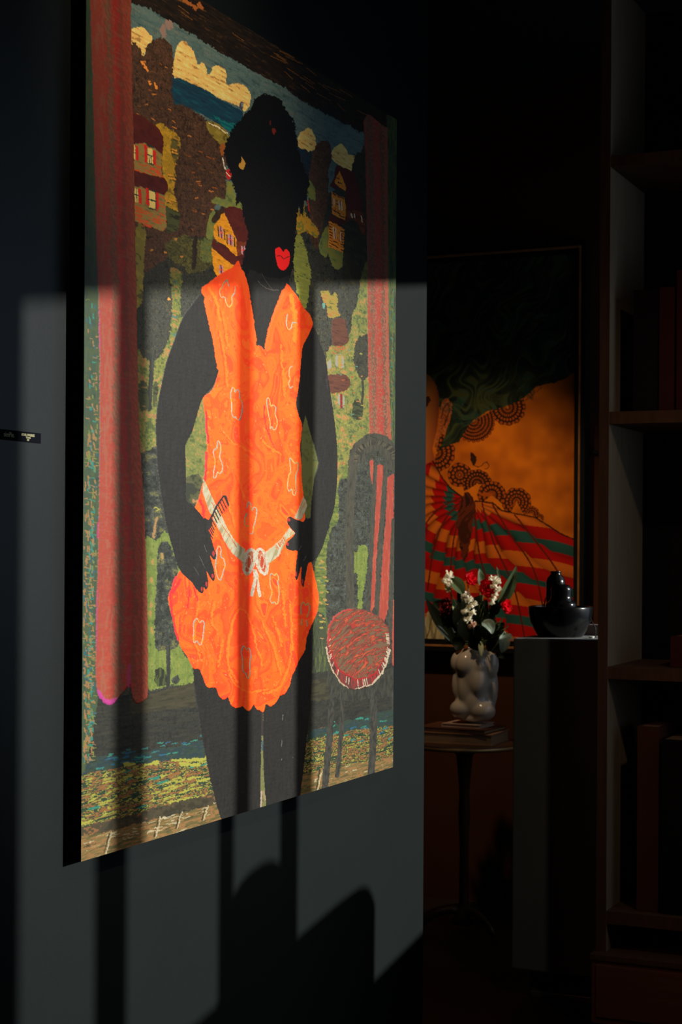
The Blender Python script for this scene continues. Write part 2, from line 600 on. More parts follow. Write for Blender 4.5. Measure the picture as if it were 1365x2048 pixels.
cv.poly([(258, 62), (270, 56), (285, 54), (293, 62), (303, 75), (305, 83), (296, 90), (290, 100), (287, 112), (258, 108)], cloud, 1.5, 3, .8)
cv.poly([(345, 152), (350, 112), (353, 95), (360, 85), (370, 83), (380, 92), (388, 105), (392, 120), (394, 130), (402, 126), (410, 130), (414, 146), (420, 148), (425, 137), (433, 132), (445, 134), (452, 146), (454, 168), (462, 170), (475, 166), (490, 172), (500, 185), (502, 200), (497, 215), (488, 224), (480, 214), (460, 205), (440, 197), (420, 185), (400, 175), (380, 165), (362, 157)], cloud, 1.5, 3, .8)
cv.poly([(596, 290), (598, 270), (610, 260), (620, 256), (628, 268), (632, 285), (633, 297), (625, 302), (616, 303), (612, 299), (602, 297)], cloud)
cv.poly([(663, 312), (665, 300), (675, 290), (685, 288), (693, 300), (700, 310), (709, 312), (708, 325), (703, 342), (685, 335), (672, 326), (666, 320)], cloud)
for cx, cy in ((340, 47), (327, 63)):
    cv.poly([(cx - 7, cy - 10), (cx + 3, cy - 14), (cx + 6, cy + 8), (cx - 5, cy + 12)], S(112, 92, 84), 4)
cv.ell(483, 211, 4, 8, S(52, 50, 66))
cv.ell(484, 210, 1.6, 4, S(100, 110, 120))

# brown woods behind, left and right
wood = scr([brown2, S(50, 34, 22), S(56, 38, 26), S(64, 42, 28), S(56, 36, 34)], blot * .6 + fine * .4, .5, 1.7)
cv.poly([(258, 108), (288, 112), (290, 98), (300, 85), (315, 77), (330, 78), (340, 90), (347, 110), (346, 150), (344, 188), (350, 205), (375, 213), (395, 225), (410, 238), (425, 258), (450, 288), (456, 300), (452, 350), (456, 380), (450, 400), (432, 408), (428, 460), (420, 478), (390, 474), (360, 476), (352, 500), (262, 520)], wood, 3)
cv.poly([(618, 366), (623, 320), (630, 295), (640, 283), (655, 281), (662, 295), (663, 320), (657, 345), (657, 390), (648, 440), (640, 470), (636, 500), (622, 480), (620, 430)], wood)
cv.poly([(703, 350), (712, 310), (722, 304), (732, 306), (734, 520), (727, 560), (690, 560), (690, 450), (712, 440)], mix(cv, [S(26, 22, 14), S(34, 30, 20), S(44, 34, 22)], blot))
cv.poly([(262, 6), (262, -420), (810, -420), (810, 300), (727, 266), (680, 243), (620, 210), (560, 171), (500, 138), (450, 110), (400, 78), (350, 47), (300, 18)], mix(cv, [S(10, 6, 4), S(16, 10, 5), S(22, 14, 7), S(44, 28, 11)], hor * .8 + fine * .2, [.36, .52, .72]), 2.5, 1)
for i in range(26):
    t = cv.rng.rand()
    x0 = 300 + t * 430
    y0 = 8 + t * 236 - cv.rng.rand() * 46 - 4
    cv.stroke([(x0, y0), (x0 + 14 + 22 * cv.rng.rand(), y0 + 15)], 1.6, S(78, 48, 16))
for p in ((362, -2, 392, 16), (396, 8, 404, 16)):
    cv.stroke([p[:2], p[2:]], 7, S(120, 66, 26), 2)
for i in range(120):
    x0, y0 = 268 + 180 * cv.rng.rand(), 120 + 340 * cv.rng.rand()
    if y0 > 200 + .5 * (x0 - 268) or x0 < 340:
        cv.stroke([(x0, y0), (x0 + 4 + 5 * cv.rng.rand(), y0 + 4 * cv.rng.rand())], 1.4 + cv.rng.rand(), S(*[(120, 62, 18), (84, 54, 22), (150, 92, 40), (34, 22, 14)][cv.rng.randint(4)]), 1)
for p in ((298, 163, 302, 168), (285, 122, 296, 142), (310, 168, 314, 178)):
    cv.stroke([p[:2], p[2:]], 4, S(196, 112, 44), 2)

# olive undergrowth between the woods and the path, with a bare trunk
olive = scr([S(34, 34, 18), S(52, 52, 26), S(66, 64, 30), S(40, 36, 22)], blot * .6 + hor * .4, .55, 1.5)
cv.poly([(350, 474), (370, 472), (400, 480), (424, 478), (432, 500), (428, 530), (410, 540), (385, 545), (360, 530), (340, 520), (330, 490)], olive, 4)
cv.poly([(404, 482), (420, 470), (436, 478), (430, 500), (426, 520), (408, 524), (400, 505)], scr([S(52, 62, 34), S(70, 80, 42), S(84, 84, 34)], hor, .6, 1.3), 3)
cv.stroke([(391, 476), (389, 505), (387, 535)], 9, mix(cv, [S(26, 20, 14), S(34, 26, 18)], ver), 2)
for p_ in ((303, 500), (364, 514), (352, 478), (330, 505), (338, 598)):
    cv.ell(p_[0], p_[1], 3, 2.4, S(140, 96, 40), 1.5)
# yellow fields, upper left
fld = scr([S(92, 76, 22), S(134, 104, 22), S(150, 116, 26), S(112, 96, 34)], blot, .75, 1.12, None, .1)
cv.poly([(311, 250), (325, 247), (345, 262), (357, 272), (359, 290), (355, 310), (352, 320), (350, 345), (350, 375), (347, 386), (358, 420), (345, 425), (332, 415), (326, 380), (324, 330), (324, 300), (322, 270)], fld, 2.5)
cv.poly([(342, 280), (354, 275), (358, 290), (355, 318), (344, 312)], mix(cv, [S(50, 46, 22), S(72, 66, 28), S(140, 100, 30)], hor), 2)
for x0, y0 in ((347, 298), (349, 304), (340, 348), (344, 356), (332, 396), (338, 402), (346, 400)):
    cv.stroke([(x0 - 4, y0), (x0 + 6, y0 + 3)], 2.2, S(176, 118, 36), 1.5)
    cv.stroke([(x0 - 4, y0 + 4), (x0 + 7, y0 + 6)], 1.3, S(40, 34, 16), 1.5)
cv.poly([(330, 415), (345, 420), (360, 428), (355, 460), (333, 462)], mix(cv, [S(40, 44, 24), S(56, 60, 34), S(30, 28, 18)], hor), 2)

# the two brick houses by the left curtain
roof = mix(cv, [S(54, 14, 10), S(62, 18, 13), S(68, 22, 15)], blot)
brick = mix(cv, [S(96, 84, 46), S(112, 96, 52), S(118, 98, 50), S(150, 70, 26)], hor * .75 + fine * .25, [.3, .45, .60])
cv.poly([(262, 282), (290, 285), (323, 300), (323, 356), (262, 340)], brick, 1, 1)
cv.poly([(262, 370), (330, 388), (333, 455), (325, 463), (300, 453), (262, 440)], brick, 1, 1)
for i in range(46):
    x0 = 270 + 55 * cv.rng.rand()
    y0 = 335 + 18 * cv.rng.rand() if i % 3 == 0 else 425 + 34 * cv.rng.rand() - .1 * (330 - x0)
    cv.stroke([(x0, y0), (x0 + 8, y0 + 2.6)], 1.6, S(168, 60, 22), .8)
cv.poly([(260, 228), (285, 235), (312, 252), (323, 268), (327, 290), (323, 308), (312, 299), (290, 286), (260, 284)], roof, 1, 3, .8)
cv.poly([(260, 342), (285, 345), (312, 352), (330, 357), (336, 376), (328, 389), (310, 383), (290, 374), (260, 369)], roof, 1, 3, .8)
sh, pane, sash = S(168, 26, 18), S(192, 164, 96), S(16, 44, 36)
for q in ([(288, 288), (293, 289), (295, 326), (289, 324)], [(306, 300), (312, 302), (312, 330), (306, 329)], [(271, 291), (276, 292), (277, 321), (272, 320)], [(277, 377), (282, 379), (284, 408), (278, 406)], [(292, 374), (297, 377), (299, 412), (292, 409)], [(311, 383), (317, 386), (318, 414), (314, 422), (312, 421)]):
    cv.poly(q, sh, .7, 1, .6)
for q in ([(295, 296), (305, 299), (306, 328), (296, 325)], [(267, 290), (270, 291), (271, 319), (267, 318)], [(298, 381), (310, 384), (312, 418), (299, 415)], [(269, 377), (276, 379), (277, 405), (270, 404)]):
    cv.poly(q, pane, .5, 1, .5)
for a, b, w in (((295, 309), (306, 313), 2), ((296, 326), (307, 330), 2.5), ((294, 290), (306, 295), 3), ((298, 311), (299, 326), 1.4), ((302, 312), (303, 327), 1.4), ((268, 305), (271, 306), 2), ((297, 399), (312, 403), 2.6), ((298, 416), (312, 420), 2), ((297, 380), (311, 384), 2), ((311, 384), (312, 418), 1.4), ((270, 389), (277, 391), 2), ((273, 378), (274, 404), 1.6)):
    cv.stroke([a, b], w, sash, .5)

# middle yellow house, green behind the head
grn = mix(cv, [S(64, 74, 36), S(84, 94, 48), S(94, 100, 44), S(104, 98, 36)], blot)
cv.poly([(413, 243), (440, 250), (458, 272), (456, 287), (446, 292), (432, 280), (417, 262)], mix(cv, [S(70, 62, 20), S(104, 90, 30), S(118, 104, 40)], blot))
cv.stroke([(418, 246), (428, 252), (440, 257), (454, 268)], 2.4, S(190, 170, 140), 2)
cv.poly([(440, 290), (450, 288), (455, 305), (446, 312), (441, 304)], S(120, 66, 20))
cv.poly([(455, 362), (468, 372), (473, 400), (490, 398), (490, 425), (470, 420), (446, 412), (424, 405), (432, 395), (450, 398), (453, 380)], grn)
cv.stroke([(445, 316), (448, 330), (452, 338)], 2.6, S(170, 160, 150), 1)
cv.poly([(452, 342), (458, 338), (463, 350), (457, 360), (453, 352)], S(150, 18, 20), 1)
cv.stroke([(452, 345), (460, 353)], 1.8, S(200, 170, 140), .5)
yel = mix(cv, [S(130, 82, 12), S(168, 110, 14), S(182, 122, 18), S(176, 100, 20)], hor * .6 + fine * .4)
cv.poly([(420, 430), (428, 420), (436, 445), (428, 470), (420, 478), (412, 470)], grn)
cv.poly([(424, 495), (450, 515), (472, 530), (470, 548), (437, 556), (427, 530)], yel)
cv.poly([(449, 424), (438, 440), (428, 453), (430, 478), (450, 490), (474, 514), (476, 480), (464, 455)], yel, 1, 2)
cv.poly([(474, 478), (499, 478), (498, 508), (490, 520), (476, 512)], mix(cv, [S(84, 36, 12), S(100, 46, 16)], blot), 1, 2)
cv.poly([(447, 416), (470, 414), (484, 420), (489, 432), (494, 455), (499, 481), (476, 482), (463, 456), (451, 430)], roof, 1, 2, .6)
cv.poly([(424, 436), (436, 422), (445, 412), (449, 420), (440, 432), (432, 446), (424, 446)], mix(cv, [S(34, 22, 12), S(44, 28, 14)], blot), 1, 2)
cv.poly([(428, 477), (434, 484), (455, 495), (472, 512), (482, 510), (494, 512), (490, 524), (478, 532), (464, 528), (440, 510), (423, 491)], roof, 1, 2, .6)
for q, sg in (([(438, 452), (445, 456), (447, 478), (440, 474)], 1), ([(456, 468), (466, 472), (467, 492), (457, 488)], 1), ([(482, 492), (491, 492), (492, 509), (483, 508)], 0), ([(438, 530), (446, 532), (447, 548), (439, 548)], 0)):
    (xa, ya), (xb, yb), (xc, yc), (xd, yd) = q
    cv.poly(q, S(146, 108, 120), .5, 1)
    cv.stroke([((xa + xb) / 2, (ya + yb) / 2), ((xc + xd) / 2, (yc + yd) / 2)], 2.2, S(72, 16, 28), .4)
    cv.stroke([((xa + xd) / 2, (ya + yd) / 2), ((xb + xc) / 2, (yb + yc) / 2)], 1.6, S(196, 62, 40), .4)
    if sg:
        cv.stroke([(xa - 2, ya + 2), (xd - 2, yd)], 2, S(22, 34, 22), .4)
        cv.stroke([(xb + 3, yb + 4), (xc + 3, yc + 1)], 2, S(22, 34, 22), .4)

# right: fields, little houses among dark trees
cv.poly([(616, 360), (624, 364), (631, 385), (630, 402), (622, 398), (613, 384)], grn, 1.5)
cv.poly([(593, 450), (596, 415), (602, 432), (608, 395), (612, 430), (622, 440), (636, 458), (636, 476), (628, 474), (612, 462), (596, 470)], mix(cv, [S(96, 80, 20), S(140, 104, 22), S(92, 92, 32)], blot), 2)
cv.stroke([(616, 402), (619, 422)], 2.4, S(150, 30, 16), .6)
cv.poly([(640, 480), (656, 452), (660, 490), (652, 515), (640, 506)], grn)
cv.poly([(590, 560), (586, 520), (590, 480), (600, 470), (612, 500), (622, 540), (620, 560), (612, 620), (596, 590)], mix(cv, [S(52, 58, 24), S(88, 96, 40), S(100, 104, 44), S(36, 40, 20)], hor * .7 + blot * .3), 2)
cv.poly([(657, 492), (690, 500), (688, 528), (675, 540), (662, 524)], grn)
cv.poly([(672, 332), (682, 333), (704, 343), (714, 362), (727, 424), (690, 424), (692, 384), (668, 377), (660, 370), (668, 356)], roof, 1, 2)
cv.poly([(690, 420), (727, 427), (731, 460), (726, 472), (718, 450), (704, 438), (690, 446)], mix(cv, [S(66, 28, 12), S(86, 38, 16)], hor), 1, 2)
org = mix(cv, [S(156, 78, 16), S(190, 104, 22), S(198, 112, 26), S(204, 122, 34)], fine)
cv.poly([(680, 342), (686, 358), (693, 376), (691, 382), (680, 374), (668, 363)], org, .8, 1, .6)
cv.poly([(663, 382), (676, 390), (689, 396), (692, 415), (691, 440), (676, 434), (664, 428)], org, .8, 1, .6)
cv.poly([(660, 429), (690, 440), (694, 447), (678, 450), (658, 442)], roof, .8, 1)
cv.poly([(658, 442), (674, 448), (690, 457), (689, 506), (657, 494)], org, .8, 1, .6)
dk = S(44, 20, 8)
for i in range(9):
    cv.stroke([(659, 447 + i * 5.6), (664, 449 + i * 5.6)], 1.8, dk, .6)
    cv.stroke([(682, 456 + i * 5.4), (688, 458 + i * 5.4)], 1.6, dk, .6)
for a, b in (((666, 387), (671, 390)), ((676, 392), (687, 397)), ((674, 401), (675, 402)), ((674, 408), (677, 409)), ((666, 420), (672, 423)), ((674, 424), (681, 428)), ((679, 431), (689, 435)), ((672, 355), (678, 358)), ((676, 364), (684, 368)), ((664, 489), (676, 495)), ((668, 483), (674, 486)), ((676, 450), (689, 457))):
    cv.stroke([a, b], 2, dk, .6)
wn = S(206, 160, 130)
for a, b, w in (((668, 397), (668, 411), 2.6), ((678, 402), (679, 418), 2.6), ((683, 404), (684, 420), 2.6), ((667, 455), (669, 477), 2.2), ((671, 457), (672, 475), 2.2), ((681, 466), (682, 482), 2.4), ((703, 428), (705, 434), 3), ((709, 429), (710, 435), 2.4), ((723, 432), (725, 444), 2)):
    cv.stroke([a, b], w, wn, .5)
for a, b in (((680, 402), (681, 412)), ((669, 458), (671, 476)), ((683, 468), (684, 480))):
    cv.stroke([a, b], 1.7, S(120, 20, 16), .3)
cv.poly([(690, 452), (700, 444), (714, 444), (722, 470), (734, 480), (734, 560), (690, 566), (686, 530)], mix(cv, [S(24, 24, 14), S(32, 30, 18), S(40, 40, 24)], blot))

# lit hillside on the right
hill = scr([L(108, 126, 76), L(146, 156, 84), L(164, 168, 84), L(178, 168, 92), L(220, 164, 96)], blot * .7 + fine * .3, .8, 1.12, [.34, .47, .58, .66], .12)
cv.poly([(726, 540), (745, 540), (745, 872), (722, 878), (712, 900), (704, 945), (680, 975), (664, 1000), (655, 800), (652, 715), (664, 690), (690, 690), (703, 660), (704, 633), (714, 607), (718, 585)], hill, 2)
cv.poly([(641, 582), (655, 583), (664, 590), (672, 586), (676, 600), (674, 612), (680, 630), (670, 635), (658, 632), (652, 612), (645, 597)], mix(cv, [L(120, 128, 64), L(190, 172, 72), L(198, 168, 80), L(216, 140, 70)], hor), 2)
cv.ell(648, 611, 2.5, 6, L(120, 190, 170))
rf2 = mix(cv, [L(100, 60, 46), L(122, 74, 56), L(132, 80, 60)], hor)
cv.poly([(664, 642), (672, 637), (690, 638), (692, 652), (698, 678), (690, 690), (666, 691)], rf2, 1, 2, .8)
cv.poly([(655, 752), (670, 749), (690, 749), (699, 758), (701, 771), (690, 782), (664, 786), (655, 776)], rf2, 1, 2, .8)
for i in range(16):
    x0, y0 = 664 + 22 * cv.rng.rand(), 692 + 16 * cv.rng.rand()
    cv.stroke([(x0, y0), (x0 + 5, y0 + 1)], 1.8, L(222, 120, 70), .8)
white = L(186, 188, 172)
for q in ([(672, 711), (676, 712), (676, 735), (671, 730)], [(684, 711), (688, 718), (688, 735), (683, 737)], [(655, 724), (662, 718), (664, 733), (660, 738), (655, 737)], [(676, 788), (680, 790), (680, 812), (676, 806)], [(686, 789), (690, 796), (689, 815), (686, 815)]):
    cv.poly(q, white, .7, 1, .5)
cv.poly([(676, 712), (683, 711), (683, 737), (677, 736)], L(206, 180, 90), .7, 1)
cv.poly([(681, 786), (685, 788), (685, 816), (681, 818)], L(168, 32, 56), .5, 1)
for a, b in (((662, 790), (666, 816)), ((672, 709), (684, 709))):
    cv.stroke([a, b], 1.5, L(190, 170, 140), .5)
tree = scr([L(60, 62, 52), L(78, 80, 66), L(92, 92, 70)], fine * .5 + blot * .5, .65, 1.4)
cv.poly([(718, 674), (728, 671), (740, 676), (742, 740), (733, 756), (727, 762), (720, 754), (713, 742), (708, 718), (711, 690)], tree, 2)
cv.stroke([(725, 752), (727, 780), (725, 800), (724, 824)], 5, tree, 1)
cv.poly([(706, 806), (714, 798), (724, 808), (727, 830), (720, 838), (706, 836)], mix(cv, [L(56, 66, 44), L(84, 96, 62)], hor), 2)
for i in range(34):
    x0, y0 = 676 + 58 * cv.rng.rand(), 700 + 240 * cv.rng.rand()
    cv.stroke([(x0, y0), (x0 + 3 + 3 * cv.rng.rand(), y0)], 1.8, L(*[(224, 150, 84), (206, 110, 60), (104, 170, 150), (190, 190, 90)][cv.rng.randint(4)]), 1)

# left: lit path, greens, dark trees with trunks
green = scr([L(106, 124, 66), L(142, 156, 76), L(166, 170, 82), L(214, 162, 98)], blot * .65 + fine * .35, .78, 1.12, [.36, .50, .62], .12)
cv.poly([(272, 455), (290, 459), (292, 478), (288, 520), (286, 590), (282, 606), (270, 606)], mix(cv, [S(56, 56, 24), S(88, 82, 32), S(100, 92, 34)], blot), 2)
cv.poly([(341, 538), (356, 538), (366, 556), (361, 590), (362, 632), (372, 636), (352, 700), (332, 760), (318, 830), (314, 900), (306, 900), (280, 906), (275, 860), (273, 704), (285, 714), (298, 720), (318, 716), (336, 680), (343, 640), (344, 590)], green, 2.5)
for i in range(40):
    t = cv.rng.rand()
    cv.stroke([(344 + 8 * cv.rng.rand() - 22 * max(0, t - .5), 560 + t * 170), (350 + 6 * cv.rng.rand() - 22 * max(0, t - .5), 562 + t * 170)], 3, L(*[(224, 150, 88), (150, 160, 76), (96, 150, 130)][cv.rng.randint(3)]), 1.5)
trk = mix(cv, [L(62, 66, 60), L(78, 82, 74)], ver)
cv.stroke([(303, 706), (303, 745), (300, 780), (299, 818)], 9, trk, 1)
cv.poly([(277, 768), (292, 766), (297, 800), (296, 816), (279, 818)], mix(cv, [L(60, 70, 48), L(92, 100, 60), L(190, 150, 90)], hor), 2)
cv.poly([(306, 770), (316, 766), (314, 800), (306, 812)], mix(cv, [L(60, 70, 48), L(92, 100, 60), L(190, 150, 90)], hor), 2)
bush = scr([L(54, 60, 54), L(70, 77, 69), L(86, 92, 82), L(122, 124, 80)], blot, .5, 1.8, [.34, .52, .70])
cv.poly([(281, 914), (300, 900), (314, 896), (318, 960), (325, 1030), (332, 1070), (312, 1090), (290, 1090), (285, 1010)], bush, 2)
cv.stroke([(308, 1016), (314, 1014), (318, 1019), (312, 1022)], 2, L(206, 206, 80), .6)
cv.stroke([(314, 1038), (309, 1060), (307, 1076)], 5, L(206, 160, 100), 2)
gr2 = scr([L(104, 130, 60), L(138, 162, 76), L(154, 174, 84), L(184, 184, 92)], ver * .5 + blot * .5, .78, 1.12, None, .12)
cv.poly([(288, 1092), (312, 1082), (330, 1062), (348, 1090), (360, 1130), (362, 1290), (388, 1330), (390, 1368), (345, 1370), (296, 1380), (292, 1340)], gr2, 2)
cv.poly([(318, 1092), (335, 1084), (348, 1110), (356, 1140), (352, 1160), (342, 1180), (337, 1205), (350, 1250), (358, 1286), (348, 1298), (330, 1300), (311, 1296), (310, 1220), (314, 1150)], bush, 2)
for p in ((325, 1113), (306, 1124), (303, 1160), (302, 1210), (300, 1226), (304, 1260)):
    cv.ell(p[0], p[1], 3, 7, L(206, 168, 92), 1.5)
cv.stroke([(337, 1296), (337, 1330), (336, 1370)], 8, trk, 1.2)
cv.poly([(311, 1340), (324, 1336), (332, 1350), (332, 1370), (312, 1370)], mix(cv, [L(52, 58, 44), L(90, 108, 56)], ver), 2)
cv.poly([(343, 1362), (352, 1352), (361, 1358), (352, 1368)], bush, 2)

# lower right: trees behind the chair
cv.poly([(640, 1100), (660, 1050), (668, 990), (684, 950), (706, 920), (706, 1150), (690, 1240), (655, 1262), (636, 1290), (628, 1150)], mix(cv, [L(92, 116, 62), L(124, 142, 72), L(150, 164, 80), L(200, 170, 90)], hor * .6 + blot * .4, [.34, .56, .72]), 2)
drk = scr([L(60, 66, 62), L(76, 82, 74), L(88, 94, 82), L(92, 108, 112)], blot * .7 + fine * .3, .55, 1.7, [.34, .55, .72])
cv.poly([(678, 970), (686, 957), (700, 960), (708, 985), (712, 1215), (700, 1232), (655, 1250), (654, 1110), (662, 1060), (676, 1040)], drk, 2)
cv.poly([(626, 1240), (640, 1225), (660, 1250), (656, 1300), (664, 1350), (660, 1370), (622, 1370)], mix(cv, [L(64, 74, 58), L(84, 94, 70), L(106, 124, 70)], ver), 2)
for i in range(30):
    x0, y0 = 632 + 22 * cv.rng.rand(), 1120 + 160 * cv.rng.rand()
    cv.stroke([(x0, y0), (x0 + 5, y0 + 1)], 2.6, L(*[(196, 190, 92), (92, 120, 60), (216, 170, 96), (90, 130, 110)][cv.rng.randint(4)]), 1.5)
cv.poly([(706, 935), (745, 920), (790, 940), (790, 1240), (700, 1240)], drk, 1)
cv.poly([(706, 1096), (720, 1092), (735, 1096), (733, 1145), (727, 1180), (724, 1215), (716, 1215), (716, 1150), (706, 1144)], gr2, 2)

# floor, rug
flo = scr([L(48, 51, 48), L(57, 60, 55), L(64, 66, 58), L(72, 72, 62)], hor2, .7, 1.25, None, .12)
cv.poly([(160, 1400), (300, 1384), (392, 1364), (625, 1345), (800, 1325), (800, 1600), (600, 1640), (160, 1760)], flo, 2, 1)
cv.poly([(260, 1398), (388, 1366), (393, 1412), (262, 1428)], mix(cv, [L(66, 64, 48), L(80, 77, 56), L(88, 84, 62)], hor), 2, 1)
cv.poly([(614, 1362), (660, 1355), (662, 1400), (612, 1402)], mix(cv, [L(66, 66, 50), L(84, 82, 60)], hor), 2, 1)
rugt = mix(cv, [L(48, 72, 62), L(62, 86, 72), L(52, 78, 84), L(72, 92, 84)], hor)
cv.poly([(176, 1513), (230, 1512), (300, 1502), (360, 1490), (406, 1480), (414, 1525), (300, 1560), (150, 1580), (150, 1535)], rugt, 2, 1)
rug = mix(cv, [L(44, 74, 54), L(56, 84, 60), L(196, 190, 84), L(62, 86, 62), L(170, 116, 66), L(178, 128, 76), L(70, 92, 62), L(186, 184, 80)], hor2 * .7 + hor * .3 + (fine - .5) * .1, [.26, .40, .46, .52, .585, .63, .72])
cv.poly([(150, 1552), (230, 1536), (300, 1525), (345, 1520), (414, 1516), (420, 1560), (432, 1590), (400, 1602), (300, 1632), (150, 1668)], rug, 2, 1)
cv.poly([(606, 1476), (640, 1455), (720, 1446), (800, 1438), (800, 1520), (700, 1534), (600, 1546)], rug, 2, 1)
cv.poly([(620, 1462), (700, 1440), (800, 1415), (800, 1450), (700, 1460), (612, 1482)], rugt, 2, 1)
for i in range(60):
    if i < 40:
        x0 = 180 + 225 * cv.rng.rand()
        y0 = 1540 - (x0 - 180) * .2 - 28 + 30 * cv.rng.rand()
    else:
        x0, y0 = 620 + 165 * cv.rng.rand(), 1435 + 50 * cv.rng.rand()
    cv.stroke([(x0, y0), (x0 + 6 + 8 * cv.rng.rand(), y0 - 2)], 1.8 + 1.6 * cv.rng.rand(), L(*[(62, 150, 150), (50, 120, 160), (66, 170, 150)][cv.rng.randint(3)]), 1.5)
for i in range(70):
    x0 = 165 + 250 * cv.rng.rand()
    y0 = 1560 + 80 * cv.rng.rand() - (x0 - 165) * .2
    cv.stroke([(x0, y0), (x0 + 8 + 18 * cv.rng.rand(), y0 - 5)], 2 + 2.5 * cv.rng.rand(), L(*[(204, 204, 86), (196, 196, 80), (178, 124, 72), (60, 160, 140)][cv.rng.choice(4, p=[.4, .25, .23, .12])]), 1.5)
for x0, y0, x1, y1 in ((345, 1521, 412, 1518), (290, 1530, 315, 1524), (250, 1530, 268, 1527), (360, 1528, 400, 1530), (160, 1648, 185, 1640), (340, 1606, 426, 1588)):
    cv.stroke([(x0, y0), (x1, y1)], 6, L(206, 208, 88), 2)
cv.poly([(150, 1656), (230, 1638), (300, 1618), (360, 1602), (432, 1584), (437, 1612), (360, 1622), (300, 1640), (150, 1682)], mix(cv, [L(70, 66, 48), L(86, 80, 60), L(96, 86, 62), L(168, 120, 76)], blot, [.34, .55, .74]), 2, 1)
plank = mix(cv, [L(112, 104, 62), L(134, 122, 72), L(184, 138, 84), L(150, 132, 80), L(222, 206, 160)], hor2 * .6 + hor * .4, [.34, .46, .58, .70])
cv.poly([(150, 1676), (230, 1660), (300, 1640), (360, 1626), (436, 1608), (450, 1660), (150, 1760)], plank, 2, 1)
cv.poly([(600, 1548), (700, 1530), (800, 1512), (800, 1600), (590, 1640)], plank, 2, 1)
for a, b in (((220, 1664), (207, 1708)), ((317, 1634), (308, 1674)), ((412, 1612), (404, 1640)), ((640, 1540), (632, 1580)), ((360, 1624), (352, 1656))):
    cv.stroke([a, b], 2.2, L(70, 66, 44), 1)
    cv.stroke([(a[0] + 4, a[1]), (b[0] + 4, b[1])], 2.2, L(230, 218, 176), 1.5)
for i in range(44):
    x0 = 166 + 270 * cv.rng.rand()
    y0 = 1690 - (x0 - 166) * .27 + 26 * cv.rng.rand() - 12
    cv.stroke([(x0, y0), (x0 + 8 + 12 * cv.rng.rand(), y0 - 4)], 1.6, L(*[(232, 220, 180), (196, 176, 120), (96, 86, 52)][cv.rng.randint(3)]), 1.2)

# patterned border strips at both edges
bord = mix(cv, [L(58, 84, 70), L(78, 104, 78), L(92, 112, 72), L(62, 116, 108)], ver * .6 + blot * .4)
cv.poly([(130, -500), (215, -500), (215, 300), (200, 600), (203, 1000), (198, 1380), (192, 1420), (180, 1490), (170, 1545), (130, 1560)], bord, 1.5, 1)
for i in range(520):
    y0 = 560 + 960 * cv.rng.rand() ** .55
    r = cv.rng.rand()
    xl = 172 - .007 * (y0 - 560)
    wdt = 24
    c = (192, 148, 94) if r < .5 else (62, 168, 150) if r < .72 else (150, 160, 80) if r < .88 else (56, 120, 136)
    cx_ = xl + wdt * (.55 + .14 * cv.rng.randn()) if .5 < r < .72 else xl + wdt * cv.rng.rand()
    if y0 > 1000 and r < .5:
        cx_ = xl + wdt * cv.rng.rand() * .8
    if cv.rng.rand() < .45:
        cv.stroke([(cx_, y0), (cx_ + 6, y0 + .5)], 2.0, L(*c), 1.2)
    else:
        cv.stroke([(cx_, y0), (cx_ + .6, y0 + 4 + 7 * cv.rng.rand())], 2.6, L(*c), 1.2)
cv.poly([(773, 230), (800, 230), (800, 900), (784, 900), (780, 800), (776, 560)], mix(cv, [L(70, 84, 66), L(88, 104, 72), L(112, 132, 72), L(70, 120, 108)], ver), 1, 1)
for i in range(60):
    y0 = 570 + 310 * cv.rng.rand()
    cv.stroke([(780 + 7 * cv.rng.rand(), y0), (786, y0 + 3)], 1.4, L(*[(150, 130, 96), (70, 150, 132), (140, 150, 80)][cv.rng.randint(3)]), 1)

# curtains
lx = np.interp(Y, [-400, 0, 190, 467, 600, 700, 900, 1050, 1150, 1250, 1350, 1410], [172, 180, 186, 192, 197, 199, 199, 197, 195, 193, 191, 190])
rx = np.interp(Y, [-400, 0, 60, 150, 250, 330, 420, 520, 600, 700, 820, 920, 1010, 1090, 1150, 1250, 1350, 1410], [262, 262, 262, 264, 266, 268, 269, 271, 273, 274, 277, 282, 288, 292, 294, 295, 296, 296])
ct = (X - lx) / (rx - lx) + (ver - .5) * .05
diag = NZ(5, 5, None, PU * .6 + PV * .55, PU * 1.6 - PV * .1)
cc = np.array([L(208, 88, 74), L(208, 90, 68), L(208, 82, 62), L(176, 104, 78), L(210, 72, 56), L(206, 60, 48), L(168, 76, 56), L(202, 84, 60), L(206, 96, 70)], np.float32)
ce = [.04, .22, .38, .50, .60, .68, .78, .90]


def curt(s):
    t = ct[s] + (diag[s] - .5) * .10 + (blot[s] - .5) * .06
    c = cc[np.searchsorted(ce, t)]
    fl = (hor[s] > .66)[..., None]
    dg = np.sin((PV[s] * .75 - PU[s] * 1.5) * .62 + (diag[s] - .5) * 7)
    tan_ = ((ver[s] > .60) & (t > .05) & (t < .45))[..., None]
    c = np.where(tan_, c * .6 + L(192, 136, 104) * .4, c)
    c = np.where(((fine[s] > .70) & (t < .6))[..., None], c * .6 + L(232, 104, 72) * .4, c)
    tick = ((t > .33) & (t < .55) & (dg > .1 + np.abs(t - .44) * 5))[..., None]
    tick2 = ((t > .80) & (dg > .35))[..., None]
    c = np.where(fl, c * .75 + L(196, 130, 100) * .25, c)
    c = np.where(tick, c * .35 + L(140, 100, 76) * .65, c)
    return np.where(tick2, c * .5 + L(134, 80, 56) * .5, c).astype(np.float32)


